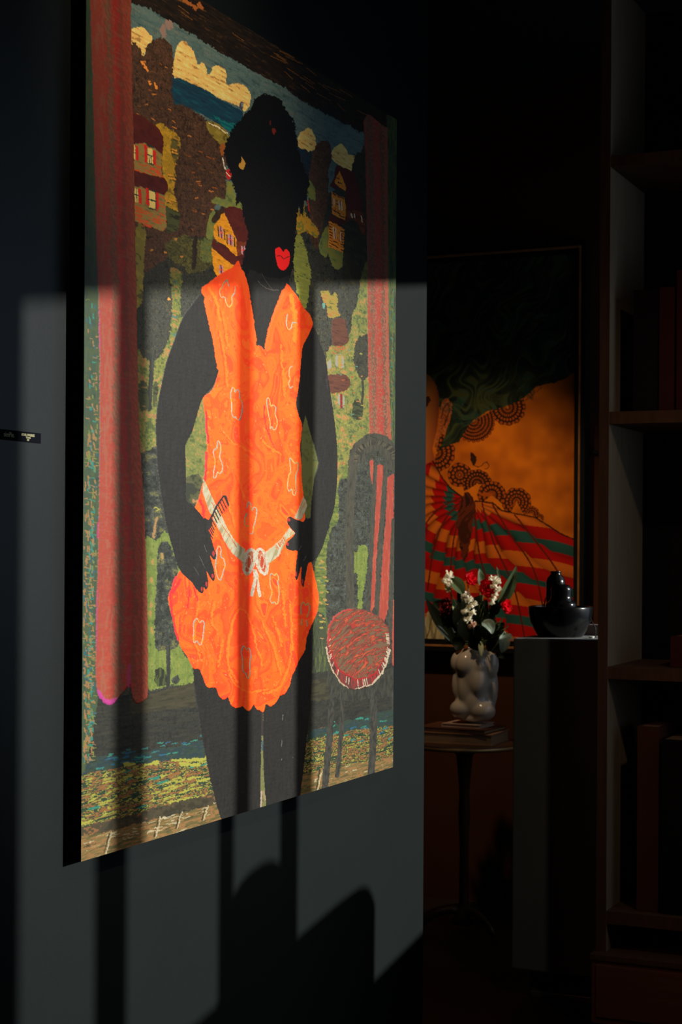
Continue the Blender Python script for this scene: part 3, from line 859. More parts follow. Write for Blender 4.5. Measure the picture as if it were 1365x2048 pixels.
cur = [(170, -480), (180, 0), (186, 190), (192, 467), (197, 600), (199, 700), (199, 900), (197, 1050), (195, 1150), (193, 1250), (191, 1350), (195, 1383), (205, 1400), (216, 1408), (228, 1405), (240, 1391), (254, 1375), (261, 1370), (265, 1395), (275, 1407), (290, 1398), (295, 1390), (296, 1350), (295, 1250), (293, 1150), (291, 1090), (288, 1010), (282, 920), (277, 820), (274, 700), (273, 600), (271, 520), (269, 420), (268, 330), (266, 250), (264, 150), (262, 60), (262, 0), (262, -480)]
cv.poly(cur, curt, .8, 2, 1.2)
pink = L(238, 84, 184)
cv.poly([(194, 1378), (203, 1386), (208, 1396), (220, 1399), (235, 1395), (228, 1406), (216, 1410), (205, 1402), (196, 1390)], pink, 1)
for a, b, w in (((198, 620), (199, 700), 2), ((196, 1045), (195, 1075), 3), ((194, 1180), (193, 1300), 2), ((258, 1330), (258, 1372), 5), ((254, 1345), (256, 1370), 4)):
    cv.stroke([a, b], w, L(214, 70, 130), 1)
lx2 = np.interp(Y, [232, 262, 300, 400, 500, 560, 700, 800, 870], [727, 728, 731, 733, 735, 735, 736, 738, 739])
rx2 = np.interp(Y, [232, 262, 350, 560, 700, 800, 890], [774, 775, 776, 777, 778, 780, 784])
ct2 = (X - lx2) / (rx2 - lx2)
ccr = np.array([L(206, 92, 72), L(146, 110, 84), L(204, 96, 78), L(220, 82, 66), L(206, 86, 66), L(140, 104, 82), L(214, 108, 82)], np.float32)


def curt2(s):
    t = ct2[s] + (ver[s] - .5) * .22 + (fine[s] - .5) * .22
    c = ccr[np.searchsorted([.14, .28, .42, .58, .68, .80], t)]
    return np.where((fine[s] > .60)[..., None], c * .45 + L(196, 146, 116) * .55, c).astype(np.float32)


cv.poly([(727, 243), (735, 228), (743, 232), (760, 246), (775, 256), (776, 350), (776, 500), (777, 560), (778, 700), (780, 800), (784, 892), (739, 870), (738, 800), (736, 700), (735, 560), (735, 500), (733, 400), (731, 300)], curt2, .8, 1, 1.0)

# cane chair
cg = mix(cv, [L(66, 68, 60), L(84, 85, 75), L(94, 93, 80), L(104, 100, 84)], diag * .6 + ver * .4)
cor = mix(cv, [L(206, 90, 70), L(216, 92, 74), L(224, 112, 90)], ver)
for q in ([(740, 922), (746, 918), (749, 940), (746, 970), (742, 960)], [(755, 932), (760, 928), (767, 932), (766, 990), (759, 1045), (754, 1110), (749, 1215), (741, 1225), (742, 1120), (748, 1010)], [(775, 955), (788, 948), (788, 1090), (779, 1150), (777, 1215), (769, 1245), (758, 1232), (765, 1120), (772, 1030)], [(787, 1200), (790, 1200), (790, 1335), (785, 1330), (784, 1260)]):
    cv.poly(q, cor, 1, 1, .6)
cv.stroke([(713, 925), (722, 898), (742, 882), (764, 886), (782, 905), (790, 926)], 33, cg, 1.2)
cv.stroke([(708, 905), (704, 960), (700, 1010), (700, 1100), (701, 1216)], 17, cg, 1)
cv.stroke([(720, 930), (716, 1000), (712, 1100)], 9, drk, 1)
cv.stroke([(751, 930), (748, 1000), (743, 1100), (737, 1222)], 8, cg, .8)
cv.stroke([(772, 930), (766, 1010), (760, 1100), (754, 1230)], 9, cg, .8)
cv.stroke([(787, 1040), (783, 1150), (781, 1262)], 8, cg, .8)
for i in range(120):
    t = cv.rng.rand()
    a = math.pi * (.98 + 1.0 * t)
    x0, y0 = 750 + 38 * math.cos(a), 922 + 36 * math.sin(a)
    cv.stroke([(x0 - 3 * math.cos(a), y0 - 3 * math.sin(a)), (x0 + 6 * math.cos(a) + 2, y0 + 6 * math.sin(a))], 1.1, L(*[(52, 52, 46), (120, 114, 92)][cv.rng.randint(2)]), .5)
cv.poly([(652, 1340), (668, 1345), (690, 1372), (745, 1372), (772, 1340), (790, 1330), (790, 1392), (700, 1402), (660, 1398)], mix(cv, [L(58, 60, 55), L(72, 74, 66), L(80, 82, 72)], diag), 1.5, 1)
for pts, w in (([(664, 1385), (661, 1450), (657, 1500), (650, 1576)], 13), ([(686, 1385), (684, 1450), (680, 1500), (675, 1552)], 9), ([(747, 1385), (748, 1450), (746, 1500), (743, 1546)], 14), ([(786, 1380), (788, 1420)], 7)):
    cv.stroke(pts, w, mix(cv, [L(58, 60, 56), L(76, 77, 70), L(86, 86, 78)], diag), .9)
so_ = [(700, 1217), (720, 1217), (734, 1221), (755, 1231), (768, 1243), (777, 1256), (780, 1274), (780, 1300), (775, 1325), (768, 1340), (745, 1368), (725, 1377), (710, 1379), (696, 1376), (679, 1363), (666, 1343), (655, 1313), (653, 1293), (656, 1272), (657, 1250), (669, 1233), (684, 1222)]
cv.poly(so_, mix(cv, [L(96, 56, 52), L(128, 72, 66), L(170, 64, 60)], ver), .8, 2, 1.2)
si_ = [(700, 1218), (720, 1218), (734, 1223), (755, 1232), (767, 1245), (776, 1259), (779, 1276), (776, 1296), (768, 1318), (753, 1344), (735, 1356), (710, 1359), (690, 1349), (673, 1332), (662, 1305), (656, 1286), (657, 1255), (669, 1234), (684, 1223)]
# strokes of the straw sweep in arcs across the seat
arc = np.hypot((X - 800), (Y - 1440) * .92) + (N(14, 14) - .5) * 5
ang = np.arctan2((Y - 1440) * .92, X - 800)
straw = NZ(2.3, 13, None, arc, ang * 170 + (fine - .5) * 6)
cv.poly(si_, mix(cv, [L(146, 114, 86), L(132, 96, 72), L(124, 72, 60), L(204, 66, 54), L(232, 110, 66), L(150, 80, 64)], straw, [.36, .47, .55, .66, .76]), .8, 2, .6)
cv.stroke(si_[-7:] + si_[:1], 3.5, L(212, 74, 60), 1.2)
cv.stroke(si_[8:15], 3.0, L(206, 52, 54), 1.2)
for i in range(70):
    a = math.radians(-20 + 220 * cv.rng.rand())
    x0, y0 = 717 + 57 * math.cos(a), 1290 + 70 * math.sin(a)
    r = cv.rng.rand()
    c = (244, 226, 196) if a < .6 or r < .35 else (206, 56, 58)
    cv.stroke([(x0, y0), (x0 + 4 * math.cos(a) + 1, y0 + 9 * math.sin(a) + 3)], 1.6, L(*c), .6)
cv.stroke([(779.5, 1300), (773, 1328), (764, 1346), (746, 1367)], 4, L(244, 226, 196), 1.5)
cv.stroke([(653, 1294), (656, 1316), (667, 1344), (679, 1363), (697, 1376)], 2.2, L(240, 214, 180), 1.2)
cv.stroke([(710, 1378), (735, 1372), (745, 1368)], 2.2, L(244, 226, 196), 1.5)

# ------------------------------------------------------------- the figure
skin = mix(cv, [L(34, 33, 32), L(42, 41, 40), L(47, 46, 44), L(54, 53, 51)], ver * .6 + fine * .4)
cv.poly([(385, 1325), (388, 1365), (395, 1410), (405, 1480), (419, 1550), (432, 1605), (443, 1640), (443, 1700), (600, 1650), (601, 1590), (608, 1530), (614, 1470), (620, 1420), (624, 1360), (627, 1235)], skin, .6, 1, .6)
cv.poly([(523, 1425), (526.5, 1425), (526, 1500), (528.5, 1560), (532.5, 1612), (530, 1650), (520, 1650), (521, 1560), (522.5, 1490)], mix(cv, [L(120, 126, 84), L(146, 150, 92), L(152, 156, 104)], hor), .5, 1)
cv.stroke([(524.5, 1425), (524.6, 1470)], 3.5, L(72, 62, 62), .3)
cv.stroke([(524, 1482), (525, 1500)], 2.4, L(66, 110, 136), .5)
cv.stroke([(523, 1584), (522, 1618)], 3, L(226, 196, 186), .8)
cv.stroke([(527, 1583), (530, 1600)], 4, L(190, 172, 128), .8)
for a, b in (((566, 1430), (565, 1440)), ((564, 1480), (563, 1492)), ((564, 1518), (563, 1520)), ((586, 1514), (586, 1516))):
    cv.stroke([a, b], 1, L(150, 146, 138), .4)
# arms and hands
cv.poly([(403, 587), (387, 605), (364, 637), (349, 678), (334, 719), (326, 752), (317, 797), (312.5, 832), (311.5, 866), (315, 934), (323, 993), (331.5, 1046), (343, 1090), (347.6, 1105), (354.6, 1130), (366, 1149), (378, 1159.5), (385, 1167), (393, 1178.6), (402, 1187), (407, 1183), (407.5, 1173), (411, 1180), (415, 1176), (416.5, 1167), (415, 1155), (413, 1143), (419, 1153.7), (425.7, 1162.5), (429, 1158), (428.6, 1146), (425, 1129), (419, 1110), (426.4, 1119), (431, 1118.5), (432.3, 1110), (429, 1099), (425, 1086), (419, 1067), (415, 1061), (417.6, 1041), (404.5, 1033.5), (398.6, 1024.7), (391, 1017), (382.5, 1007), (371.5, 1000), (371.5, 972), (371, 930), (370, 893), (376, 875), (386, 858), (396, 823), (405, 795), (422, 776), (434, 753), (436, 728), (431, 700), (425, 672), (419, 631), (412, 600)], skin, .4, 2, .8)
cv.poly([(625, 650), (637.5, 678), (652, 719), (656, 755), (661, 785), (670, 846), (674, 890), (675, 949), (670, 1008), (661, 1043), (652, 1072), (646, 1092), (643, 1099), (636, 1112.5), (623, 1124), (617, 1126), (612.7, 1144), (608, 1170), (605.5, 1174), (603, 1168), (602, 1156), (603, 1131), (598.6, 1146.5), (593.5, 1160.5), (590.2, 1154), (591.6, 1132), (595, 1102), (586, 1102), (577.5, 1099.6), (573, 1097), (571.5, 1091), (574, 1084), (580, 1078.5), (590, 1067), (584.5, 1060), (575.5, 1048), (574.6, 1037), (580, 1033), (588, 1037.5), (601, 1042), (607, 1044), (611.5, 1037), (621, 1036), (622, 1015), (624, 992), (629, 955), (637.5, 927), (629, 893), (620, 864), (611, 830), (607, 849), (602, 840), (596.5, 826), (593, 802.5), (598, 760), (601, 717.6), (606, 690), (615, 674)], skin, .4, 2, .8)
for pts in ([(408, 1090), (413, 1104)], [(398, 1111), (409, 1135)], [(388, 1134), (397, 1150)], [(603, 1092), (598, 1100)], [(612, 1112), (607, 1122)]):
    cv.stroke(pts, 1.0, L(112, 108, 100), .5)
# head, hair and neck; hair pigment over the face paints in its shade
hair = mix(cv, [L(9, 8, 8), L(13, 11, 10), L(18, 15, 13)], blot)
cv.poly([(503, 218), (509, 199), (519, 193), (527, 188), (534, 188), (545, 193), (560, 199), (569, 212), (577, 229), (585, 236), (591, 258), (595, 281), (596, 296), (602, 318), (611, 348), (619, 360), (618, 373), (614, 381), (617, 400), (615, 408), (609, 398), (607, 430), (602, 424), (597, 415), (593, 446), (590, 500), (586, 535), (578, 560), (575, 590), (548, 640), (530, 705), (512, 700), (507, 643), (500, 606), (494, 568), (489, 551), (482, 530), (492, 490), (496, 463), (487, 441), (485, 411), (479.6, 401), (475, 411), (471.5, 404), (471, 378), (459, 360), (463, 350), (455, 331), (447, 309), (449, 297), (456, 276), (462, 262), (470, 250), (482, 240), (494, 222)], hair, 2.6, 2, .6)
cv.poly([(496, 545), (505, 540), (520, 548), (540, 556), (560, 556), (576, 552), (578, 560), (575, 590), (548, 640), (530, 703), (512, 695), (507, 643), (500, 606), (495, 568)], skin, 2, 2)
cv.stroke([(516, 562), (524, 571), (534, 577), (545, 580), (558, 580)], 1.0, L(126, 122, 112), .4)
cv.stroke([(524, 548), (530, 560), (540, 573), (546, 579)], .9, L(110, 106, 98), .4)
cv.poly([(478, 329), (482, 322), (483, 313), (486, 319), (491, 326), (488, 336), (485, 339), (479, 336)], S(150, 112, 42), .8, 1)
cv.poly([(544, 256), (550, 256), (553, 262), (548, 270), (544, 264)], S(92, 26, 12), 1, 1)
cv.ell(540.5, 246, 2, 5, S(60, 16, 10))
cv.poly([(550, 503), (552, 497), (558, 494.5), (563, 499), (566, 504), (570, 499), (574, 498), (579, 505), (579.5, 518), (576, 532), (567.5, 541), (558, 537), (553, 523)], S(205, 20, 20), .5, 2, .8)
cv.stroke([(553, 513), (557, 511), (561, 512), (567, 518), (572, 515), (578, 513)], 1.6, S(70, 14, 12), .4)

# sliver of garden seen between body and arms
gap = mix(cv, [L(108, 124, 66), L(140, 152, 80), L(160, 164, 86), L(206, 160, 96)], blot * .6 + fine * .4, [.34, .54, .7])
cv.poly([(405, 795), (396, 823), (386, 858), (371, 892), (371.5, 935), (372, 970), (395, 975), (408, 960), (414, 930), (414, 840), (410, 800)], gap, .6, 1)
cv.poly([(371.5, 955), (385, 950), (398, 948), (406, 962), (402, 990), (396, 1012), (391, 1016), (382, 1006), (372, 999)], mix(cv, [L(66, 72, 60), L(96, 104, 60), L(112, 112, 84), L(214, 160, 100)], blot, [.4, .58, .76]), 1, 1)
cv.poly([(611, 830), (606, 850), (603, 880), (604, 930), (605, 985), (607, 1000), (611, 1036), (621, 1036), (623, 1000), (629, 955), (637, 927), (629, 893), (620, 864)], mix(cv, [L(112, 122, 70), L(132, 142, 78), L(140, 138, 80)], blot), .5, 1)

# the dress
dcol = np.array([L(230, 92, 40), L(240, 112, 26), L(246, 126, 20), L(250, 134, 22), L(252, 148, 30), L(250, 128, 20), L(240, 98, 20), L(250, 138, 24), L(244, 114, 20)], np.float32)
dn = marble + (fine - .5) * .03


def dress(s):
    q = dn[s] * 11
    k = np.floor(q)
    c = dcol[(k.astype(int) * 4) % 9]
    edge = ((q - k) < .09)[..., None]
    c = np.where(edge, L(232, 100, 26), c)
    flat = np.clip((590 - Y[s]) / 60, 0, 1)[..., None]
    c = c * (1 - flat) + L(246, 116, 26) * flat
    fleck = (fine[s] > .86)[..., None] & (blot[s] > .55)[..., None]
    c = np.where(fleck, L(252, 164, 70), c).astype(np.float32)
    c[..., 0] = np.maximum(c[..., 0], .90)
    return c


body = [(477, 521), (481.6, 535), (489, 551), (494, 568), (500, 606), (507, 643), (511, 670), (512, 690.5), (517, 691), (522, 693), (526, 697), (530, 699.6), (535, 683), (538, 661), (546, 635.5), (549, 624.5), (560, 602.6), (566, 590), (573, 567), (584, 579), (593, 590), (601, 603), (608, 617), (619, 628), (626, 645), (623, 656), (615, 674), (606, 690.5), (602.5, 716), (600.6, 743.6), (599, 760), (595, 786), (592, 807.5), (597, 829.5), (604, 848), (603, 871.6), (600.6, 893.6), (603, 926.5), (604, 963), (607, 990.6), (609, 1018), (611, 1044), (612, 1070), (616, 1104), (624, 1128), (630, 1155), (634.6, 1175.6), (638, 1197), (634.6, 1224), (625, 1246), (613, 1277), (610.5, 1299), (598, 1320.7), (591, 1337.6), (584, 1352), (579, 1371.5), (569, 1388), (560, 1391), (552, 1405), (546, 1410), (540, 1412.6), (535, 1409), (531, 1410), (529, 1418), (526, 1424.6), (520, 1420), (516, 1420), (511, 1416), (506.5, 1410), (502, 1418), (497, 1422), (490, 1418), (485, 1412.6), (478, 1415), (470, 1416), (464, 1412), (460.6, 1407.7), (457, 1398), (454.5, 1393), (451, 1398), (446, 1399), (440, 1395), (436, 1388), (433, 1378), (430, 1375), (423, 1375), (417, 1375), (411, 1370), (407, 1359), (400, 1340), (393, 1337), (385.6, 1336), (373.5, 1311), (359, 1289), (352, 1255), (344.5, 1229), (336, 1200), (342, 1178), (357, 1146), (376, 1120), (392, 1070), (386, 1018), (390, 1014), (397, 998), (406.5, 961), (410, 945), (412, 926.5), (414, 899), (412, 853), (408, 817), (406, 795), (419, 785.5), (428.5, 771), (436, 747), (437, 731), (432, 705), (428.5, 679.5), (427.5, 665), (421, 645), (419, 628), (414, 610), (410, 597), (403, 586), (404.6, 575), (417.5, 566), (436, 551), (463, 535), (470.6, 527.5)]
s_, m_ = cv.mask(body, .5, 2)
# keep hands and arms in front of the dress
hs, hm = cv.mask([(343, 1090), (347.6, 1105), (354.6, 1130), (366, 1149), (378, 1159.5), (385, 1167), (393, 1178.6), (402, 1187), (407, 1183), (407.5, 1173), (411, 1180), (415, 1176), (416.5, 1167), (415, 1155), (413, 1143), (419, 1153.7), (425.7, 1162.5), (429, 1158), (428.6, 1146), (425, 1129), (419, 1110), (426.4, 1119), (431, 1118.5), (432.3, 1110), (429, 1099), (425, 1086), (419, 1067), (415, 1061), (417.6, 1041), (404.5, 1033.5), (398.6, 1024.7), (391, 1017), (382.5, 1007), (371.5, 1000), (350, 1010), (335, 1040)], .4, 2)
keep = np.zeros(X.shape, bool)
keep[hs] |= hm
hs, hm = cv.mask([(661, 1043), (652, 1072), (646, 1092), (643, 1099), (636, 1112.5), (623, 1124), (617, 1126), (612.7, 1144), (608, 1170), (605.5, 1174), (603, 1168), (602, 1156), (603, 1131), (598.6, 1146.5), (593.5, 1160.5), (590.2, 1154), (591.6, 1132), (595, 1102), (586, 1102), (577.5, 1099.6), (573, 1097), (571.5, 1091), (574, 1084), (580, 1078.5), (590, 1067), (584.5, 1060), (575.5, 1048), (574.6, 1037), (580, 1033), (588, 1037.5), (601, 1042), (607, 1044), (611.5, 1037), (621, 1036), (640, 1030)], .4, 2)
keep[hs] |= hm
m_ &= ~keep[s_]
cv.put(s_, m_, dress, .8)
dress_mask = np.zeros(X.shape, bool)
dress_mask[s_] = m_


def dstroke(pts, w, c, rough=1.2):
    before = cv.C.copy() if False else None
    cv.stroke(pts, w, c, rough)


# folds and long brush drags of the dress
red_ = L(214, 56, 62)
dk_ = L(232, 98, 24)
lt_ = L(252, 158, 36)
lt_[0] = dk_[0] = .90
red_[0] = .62
for pts, w in (([(412, 825), (413, 850), (417, 885)], 4), ([(413, 905), (412, 940), (408, 975)], 4), ([(352, 1155), (340, 1190), (344, 1225), (356, 1280)], 4), ([(360, 1160), (346, 1185)], 6), ([(400, 1000), (407, 1018), (408, 1035)], 5), ([(528, 812), (529, 835), (534, 860), (548, 895)], 2.5), ([(378, 1180), (376, 1215)], 3), ([(388, 1175), (396, 1205)], 3), ([(360, 1230), (360, 1265)], 2)):
    cv.stroke(pts, w, red_, 1.4)
for pts in ([(440, 860), (462, 885), (485, 895), (500, 905)], [(520, 880), (536, 895), (556, 905)], [(460, 1240), (478, 1215), (496, 1240), (508, 1290), (520, 1330)], [(455, 1260), (450, 1320), (470, 1362)], [(520, 1240), (545, 1300), (556, 1345)], [(575, 1200), (578, 1300), (556, 1370), (520, 1385)], [(425, 1200), (418, 1240), (430, 1262)], [(440, 1275), (432, 1330)], [(465, 1230), (452, 1290), (456, 1350), (485, 1380), (530, 1376)], [(436, 660), (446, 720), (450, 770)], [(556, 690), (560, 730), (565, 790)], [(450, 1000), (466, 1050)], [(470, 950), (486, 1000)], [(440, 620), (452, 690)], [(392, 1200), (384, 1270), (398, 1320)], [(540, 1230), (560, 1290)], [(560, 1180), (566, 1250)]):
    cv.stroke(cv.smooth(pts + pts[::-1][1:-1], 4)[: len(pts) * 4 - 3], 1.8, dk_, 1)
    q = np.asarray(pts, float) + (5, 2)
    cv.stroke(cv.smooth(list(map(tuple, q)) + list(map(tuple, q[::-1][1:-1])), 4)[: len(pts) * 4 - 3], 3.2, lt_, 2.4)
for pts, w in (([(412, 600), (420, 640), (428, 672), (434, 706), (438, 735)], 9), ([(482, 545), (490, 570), (499, 620), (507, 680)], 12), ([(570, 585), (552, 628), (542, 660), (536, 695)], 13)):
    c = L(250, 132, 30)
    c[0] = .90
    cv.stroke(pts, w, c, 1)
for pts, w in (([(583, 592), (588, 620), (592, 650), (590, 680)], 8), ([(417, 575), (432, 600), (440, 640)], 5)):
    c = L(252, 166, 30)
    c[0] = .90
    cv.stroke(pts, w, c, 2.5)
for i in range(46):
    x0, y0 = 345 + 280 * cv.rng.rand(), 600 + 780 * cv.rng.rand()
    j, i_ = None, None
    s9 = cv.window([(x0, y0)], 1)
    if dress_mask[s9].size and dress_mask[s9].all():
        cv.stroke([(x0, y0), (x0 + 2, y0 + 1.5)], 1.2, L(255, 196, 110), .5)
# blossoms drawn in pale outline
blossoms = [
    [(461, 796), (462, 782), (465, 775), (469, 778), (470, 784), (474, 779), (478, 782), (479, 796), (482, 801), (485, 811), (483, 826), (479, 838), (475, 840), (471, 834), (466, 834), (463, 824), (463, 808)],
    [(533, 801), (534, 796), (538, 797), (541, 812), (546, 810), (551, 815), (550, 828), (554, 842), (552, 856), (547, 859), (543, 853), (540, 857), (540, 846), (537, 830), (534, 813)],
    [(434, 891), (436, 882), (440, 887), (441, 901), (439, 914), (444, 928), (444, 942), (438, 947), (435, 944), (431, 954), (427, 955), (427, 944), (430, 922), (426, 906), (428, 899), (433, 897)],
    [(579, 921), (581, 916), (589, 926), (595, 925), (595, 940), (591, 951), (592, 978), (590, 989), (586, 989), (583, 978), (578, 982), (575, 976), (577, 951), (581, 943)],
    [(493, 1015), (497, 1004), (501, 1008), (503, 1021), (508, 1014), (513, 1019), (511, 1038), (507, 1053), (505, 1066), (500, 1067)],
    [(493, 1026), (489, 1038), (490, 1050), (496, 1052)],
    [(430, 1130), (433, 1112), (434, 1098), (438, 1092), (442, 1099), (441, 1113), (447, 1118), (450, 1130), (447, 1140), (443, 1154), (439, 1160), (434, 1152), (432, 1142)],
    [(540, 1151), (544, 1147), (548, 1151), (553, 1147), (557, 1155), (555, 1166), (558, 1180), (556, 1204), (552, 1208), (549, 1203), (543, 1206), (540, 1198), (544, 1185), (540, 1170)],
    [(386, 1250), (388, 1242), (394, 1237), (399, 1245), (404, 1241), (408, 1247), (406, 1265), (405, 1278), (402, 1288), (398, 1289), (394, 1282), (388, 1285), (386, 1275), (387, 1262)],
    [(602, 1228), (602, 1212), (607, 1204), (611, 1211), (616, 1206), (619, 1213), (617, 1226), (614, 1234)],
    [(613, 1240), (614, 1251)], [(604, 1238), (602, 1250)],
    [(482, 1305), (484, 1295), (488, 1292), (493, 1299), (498, 1296), (501, 1311), (499, 1326), (499, 1349), (494, 1357), (491, 1346), (485, 1342), (485, 1322)],
    [(584, 732), (579, 736), (577.5, 749), (580, 758), (577, 766), (580, 775), (585, 773)],
    [(575, 629), (572, 643), (574, 655), (578, 659), (582, 655), (585, 645), (593, 645)],
    [(454, 559), (446, 567), (444, 574), (438.5, 581), (441, 593), (449, 594), (452, 606), (458, 614), (464, 606), (463, 594), (469, 584), (470, 573)], [(454, 559), (457, 572)]]
open_ = {4, 5, 9, 10, 11, 13, 14, 15, 16}
for k, b in enumerate(blossoms):
    pts = b if k in open_ else b + b[:1]
    if len(pts) > 3:
        if k in open_:
            sm = cv.smooth(pts + pts[::-1][1:-1], 3)[: len(pts) * 3 - 2]
        else:
            sm = cv.smooth(b, 3)
            sm = np.vstack([sm, sm[:1]])
    else:
        sm = np.array(pts, float)
    cv.stroke(sm + (.7, .7), 1.5, L(150, 170, 150), .5)
    cv.stroke(sm, 1.35, L(246, 222, 140) if k % 2 else L(226, 232, 206), .4)
    for q in range(0, len(sm) - 2, 7):
        cv.stroke(sm[q:q + 3] + (.5, .4), 1.6, L(236, 208, 70) if q % 2 else L(126, 206, 206), .4)

# belt with bow, comb, nails
belt = mix(cv, [L(196, 186, 140), L(226, 220, 182), L(238, 234, 204), L(232, 196, 140)], NZ(3, 14, None, PU * .8 + PV * .35, PV * .7 - PU * .5), [.26, .48, .78])
cv.poly([(405, 969), (407, 959), (411, 966), (416, 976), (429, 1006), (442.6, 1032), (457, 1061), (469, 1080), (480, 1092), (490, 1099), (488, 1125), (483, 1123), (463, 1105), (448, 1082), (434, 1053), (417.6, 1022), (404.5, 985)], belt, .7, 1, 1)
cv.poly([(607, 993), (612, 1002), (614, 1013), (604, 1036), (600, 1041), (588, 1036)], belt, .7, 1, 1)
cv.poly([(579, 1055), (590, 1067), (574, 1078), (567, 1092), (558, 1111), (540, 1126), (532, 1130), (532, 1104), (540, 1097), (561, 1080)], belt, .7, 1, 1)
for i in range(26):
    t = cv.rng.rand()
    if i % 2:
        x0, y0 = np.interp(t, [0, .5, 1], [410, 440, 484]), np.interp(t, [0, .5, 1], [975, 1045, 1110])
    else:
        x0, y0 = np.interp(t, [0, 1], [542, 571]), np.interp(t, [0, 1], [1106, 1076])
    cv.stroke([(x0 - 2, y0 - 3), (x0 + 2, y0 + 4)], 1.5, L(240, 130, 60), .8)
cr = mix(cv, [L(224, 206, 170), L(242, 236, 214), L(248, 244, 230)], fine)
for cx_, ti in ((498, -.16), (524, .16)):
    a = np.linspace(0, 2 * np.pi, 22)
    ex, ey = 10.5 * np.cos(a), 25 * np.sin(a)
    ring = np.stack([cx_ + ex * math.cos(ti) - ey * math.sin(ti) * (-1), 1123 + ey * math.cos(ti) + ex * math.sin(ti)], 1)
    cv.poly(ring, mix(cv, [L(226, 84, 52), L(240, 112, 56), L(236, 150, 110)], fine), .5, 1)
    cv.stroke(ring, 6, cr, 1.0)
    ring2 = np.stack([cx_ + .45 * ex, 1124 + .55 * ey], 1)
    cv.stroke(ring2, 1.6, cr, 1.0)
    cv.poly(np.stack([cx_ + .3 * ex, 1124 + .42 * ey], 1), L(226, 84, 46), .5, 1)
cv.stroke([(510, 1142), (513, 1160)], 9, cr, 1)
cv.stroke([(512, 1152), (508, 1170), (503, 1189)], 7, cr, .8)
cv.stroke([(513, 1152), (516, 1170), (519, 1191)], 6.5, cr, .8)
cv.stroke([(514, 1158), (513, 1185)], 1.4, L(232, 96, 40), .4)
comb = L(54, 52, 48)
spine = [(415, 1062), (418, 1043), (432, 1014), (446, 993), (450, 992), (453, 998)]
cv.stroke(spine, 4.2, comb, .5)
cv.stroke([(452, 996), (456.5, 1010)], 4, comb, .4)
cv.poly([(415, 1061), (418, 1040), (424, 1036), (424, 1052)], comb, .5, 1)
for k in range(12):
    t = k / 11
    x0, y0 = np.interp(t, [0, .3, .62, 1], [416, 420, 431, 449]), np.interp(t, [0, .3, .62, 1], [1061, 1041, 1016, 995])
    ln = 14 if k > 1 else 13
    cv.stroke([(x0, y0), (x0 + 9 * (1 - .1 * t), y0 + ln + 3)], 2.3, comb, .1)
nail = L(222, 62, 72)
for cx_, cy_, a, b in ((427, 1107, 2.4, 5.6), (425, 1152, 2.3, 4.6), (412.8, 1168.5, 2.1, 4.8), (403.4, 1178, 2.1, 4.4), (578, 1039.5, 2.6, 3.6), (575.3, 1088, 2.4, 3.2), (592.3, 1148, 1.7, 5.2), (605, 1163, 1.7, 5)):
    cv.ell(cx_, cy_, a, b, nail, .3)
c_ = cv.mesh('canvas', M['paint'], painting, (1, 0, 0), 0.0006)
c_.location = -painting.location


# ------------------------------------------------------------------ the framed portrait on the far wall
P2Y = 6.15
tr = at(1149, 508, y=P2Y)
br = at(1149, 1286, y=P2Y)
P2_X1, P2_Z0, P2_Z1 = (tr.x + br.x) / 2, br.z, tr.z
P2_X0 = P2_X1 - 1.18
portrait = empty('painting', (P2_X0, P2Y, P2_Z0))
tag(portrait, 'framed portrait with dark curly hair, lace collar and striped shawl, on the far wall', 'painting')
pv = Canvas((P2_X0, P2Y, P2_Z1), (1, 0, 0), (0, 0, -1), P2_X1 - P2_X0, P2_Z1 - P2_Z0, 620, 640, 23)
X, Y, NZ = pv.X, pv.Y, pv.noise
KP = 0.36


def D(r, g, b):
    """Pigment that looks (r, g, b) under the picture lamp."""
    return np.clip(lin((r, g, b)) / KP, 0, 0.95)


bl, fi = NZ(40, 34) * .6 + NZ(16, 16) * .4, NZ(3, 3)
pv.C[:] = D(108, 48, 4) + (D(156, 80, 8) - D(108, 48, 4)) * bl[..., None]
fade = np.clip((X - 1000) / 150, 0, 1)[..., None] * np.clip((1000 - Y) / 260, .25, 1)[..., None]
pv.C *= (1 - .5 * fade)
# face, ear, neck
def face(s):
    x, y = X[s], Y[s]
    t = np.clip((x - 820) / 58, 0, 1)[..., None]
    q = np.clip((y - 780) / 150, 0, 1)[..., None]
    c = D(186, 100, 40) * (1 - t) + D(70, 30, 12) * t
    c = c * (1 - .35 * q) + D(120, 28, 14) * .35 * q
    return (c * (.9 + .2 * bl[s][..., None])).astype(np.float32)


pv.poly([(730, 745), (795, 730), (850, 745), (862, 754), (873, 770), (878, 790), (878, 832), (872, 870), (866, 900), (872, 925), (870, 945), (850, 952), (740, 952), (722, 945), (720, 925), (726, 900), (718, 870), (712, 832), (712, 790), (717, 770)], face, .6, 2)
for sx in (-1, 1):
    ex = 795 + sx * 37
    pv.poly([(ex - 15, 801), (ex - 6, 794), (ex + 6, 794), (ex + 15, 801), (ex + 4, 806), (ex - 6, 806)], D(150, 120, 90), .6, 2)
    pv.ell(ex, 800, 5.5, 6, D(22, 10, 6), .4)
    pv.stroke([(ex - 17, 801), (ex - 8, 793), (ex + 6, 792), (ex + 16, 800)], 2.4, D(20, 10, 6), .4)
    pv.stroke([(ex - 19, 782), (ex - 6, 775), (ex + 8, 776), (ex + 19, 784)], 4, D(22, 12, 7), .8)
pv.stroke([(801, 800), (806, 840), (812, 852), (803, 859), (788, 859)], 2.2, D(70, 30, 12), .5)
pv.poly([(774, 888), (786, 881), (795, 884), (804, 881), (817, 888), (806, 898), (795, 900), (784, 898)], D(120, 22, 14), .5, 2)
pv.stroke([(774, 888), (795, 890), (817, 888)], 1.6, D(50, 10, 8), .4)
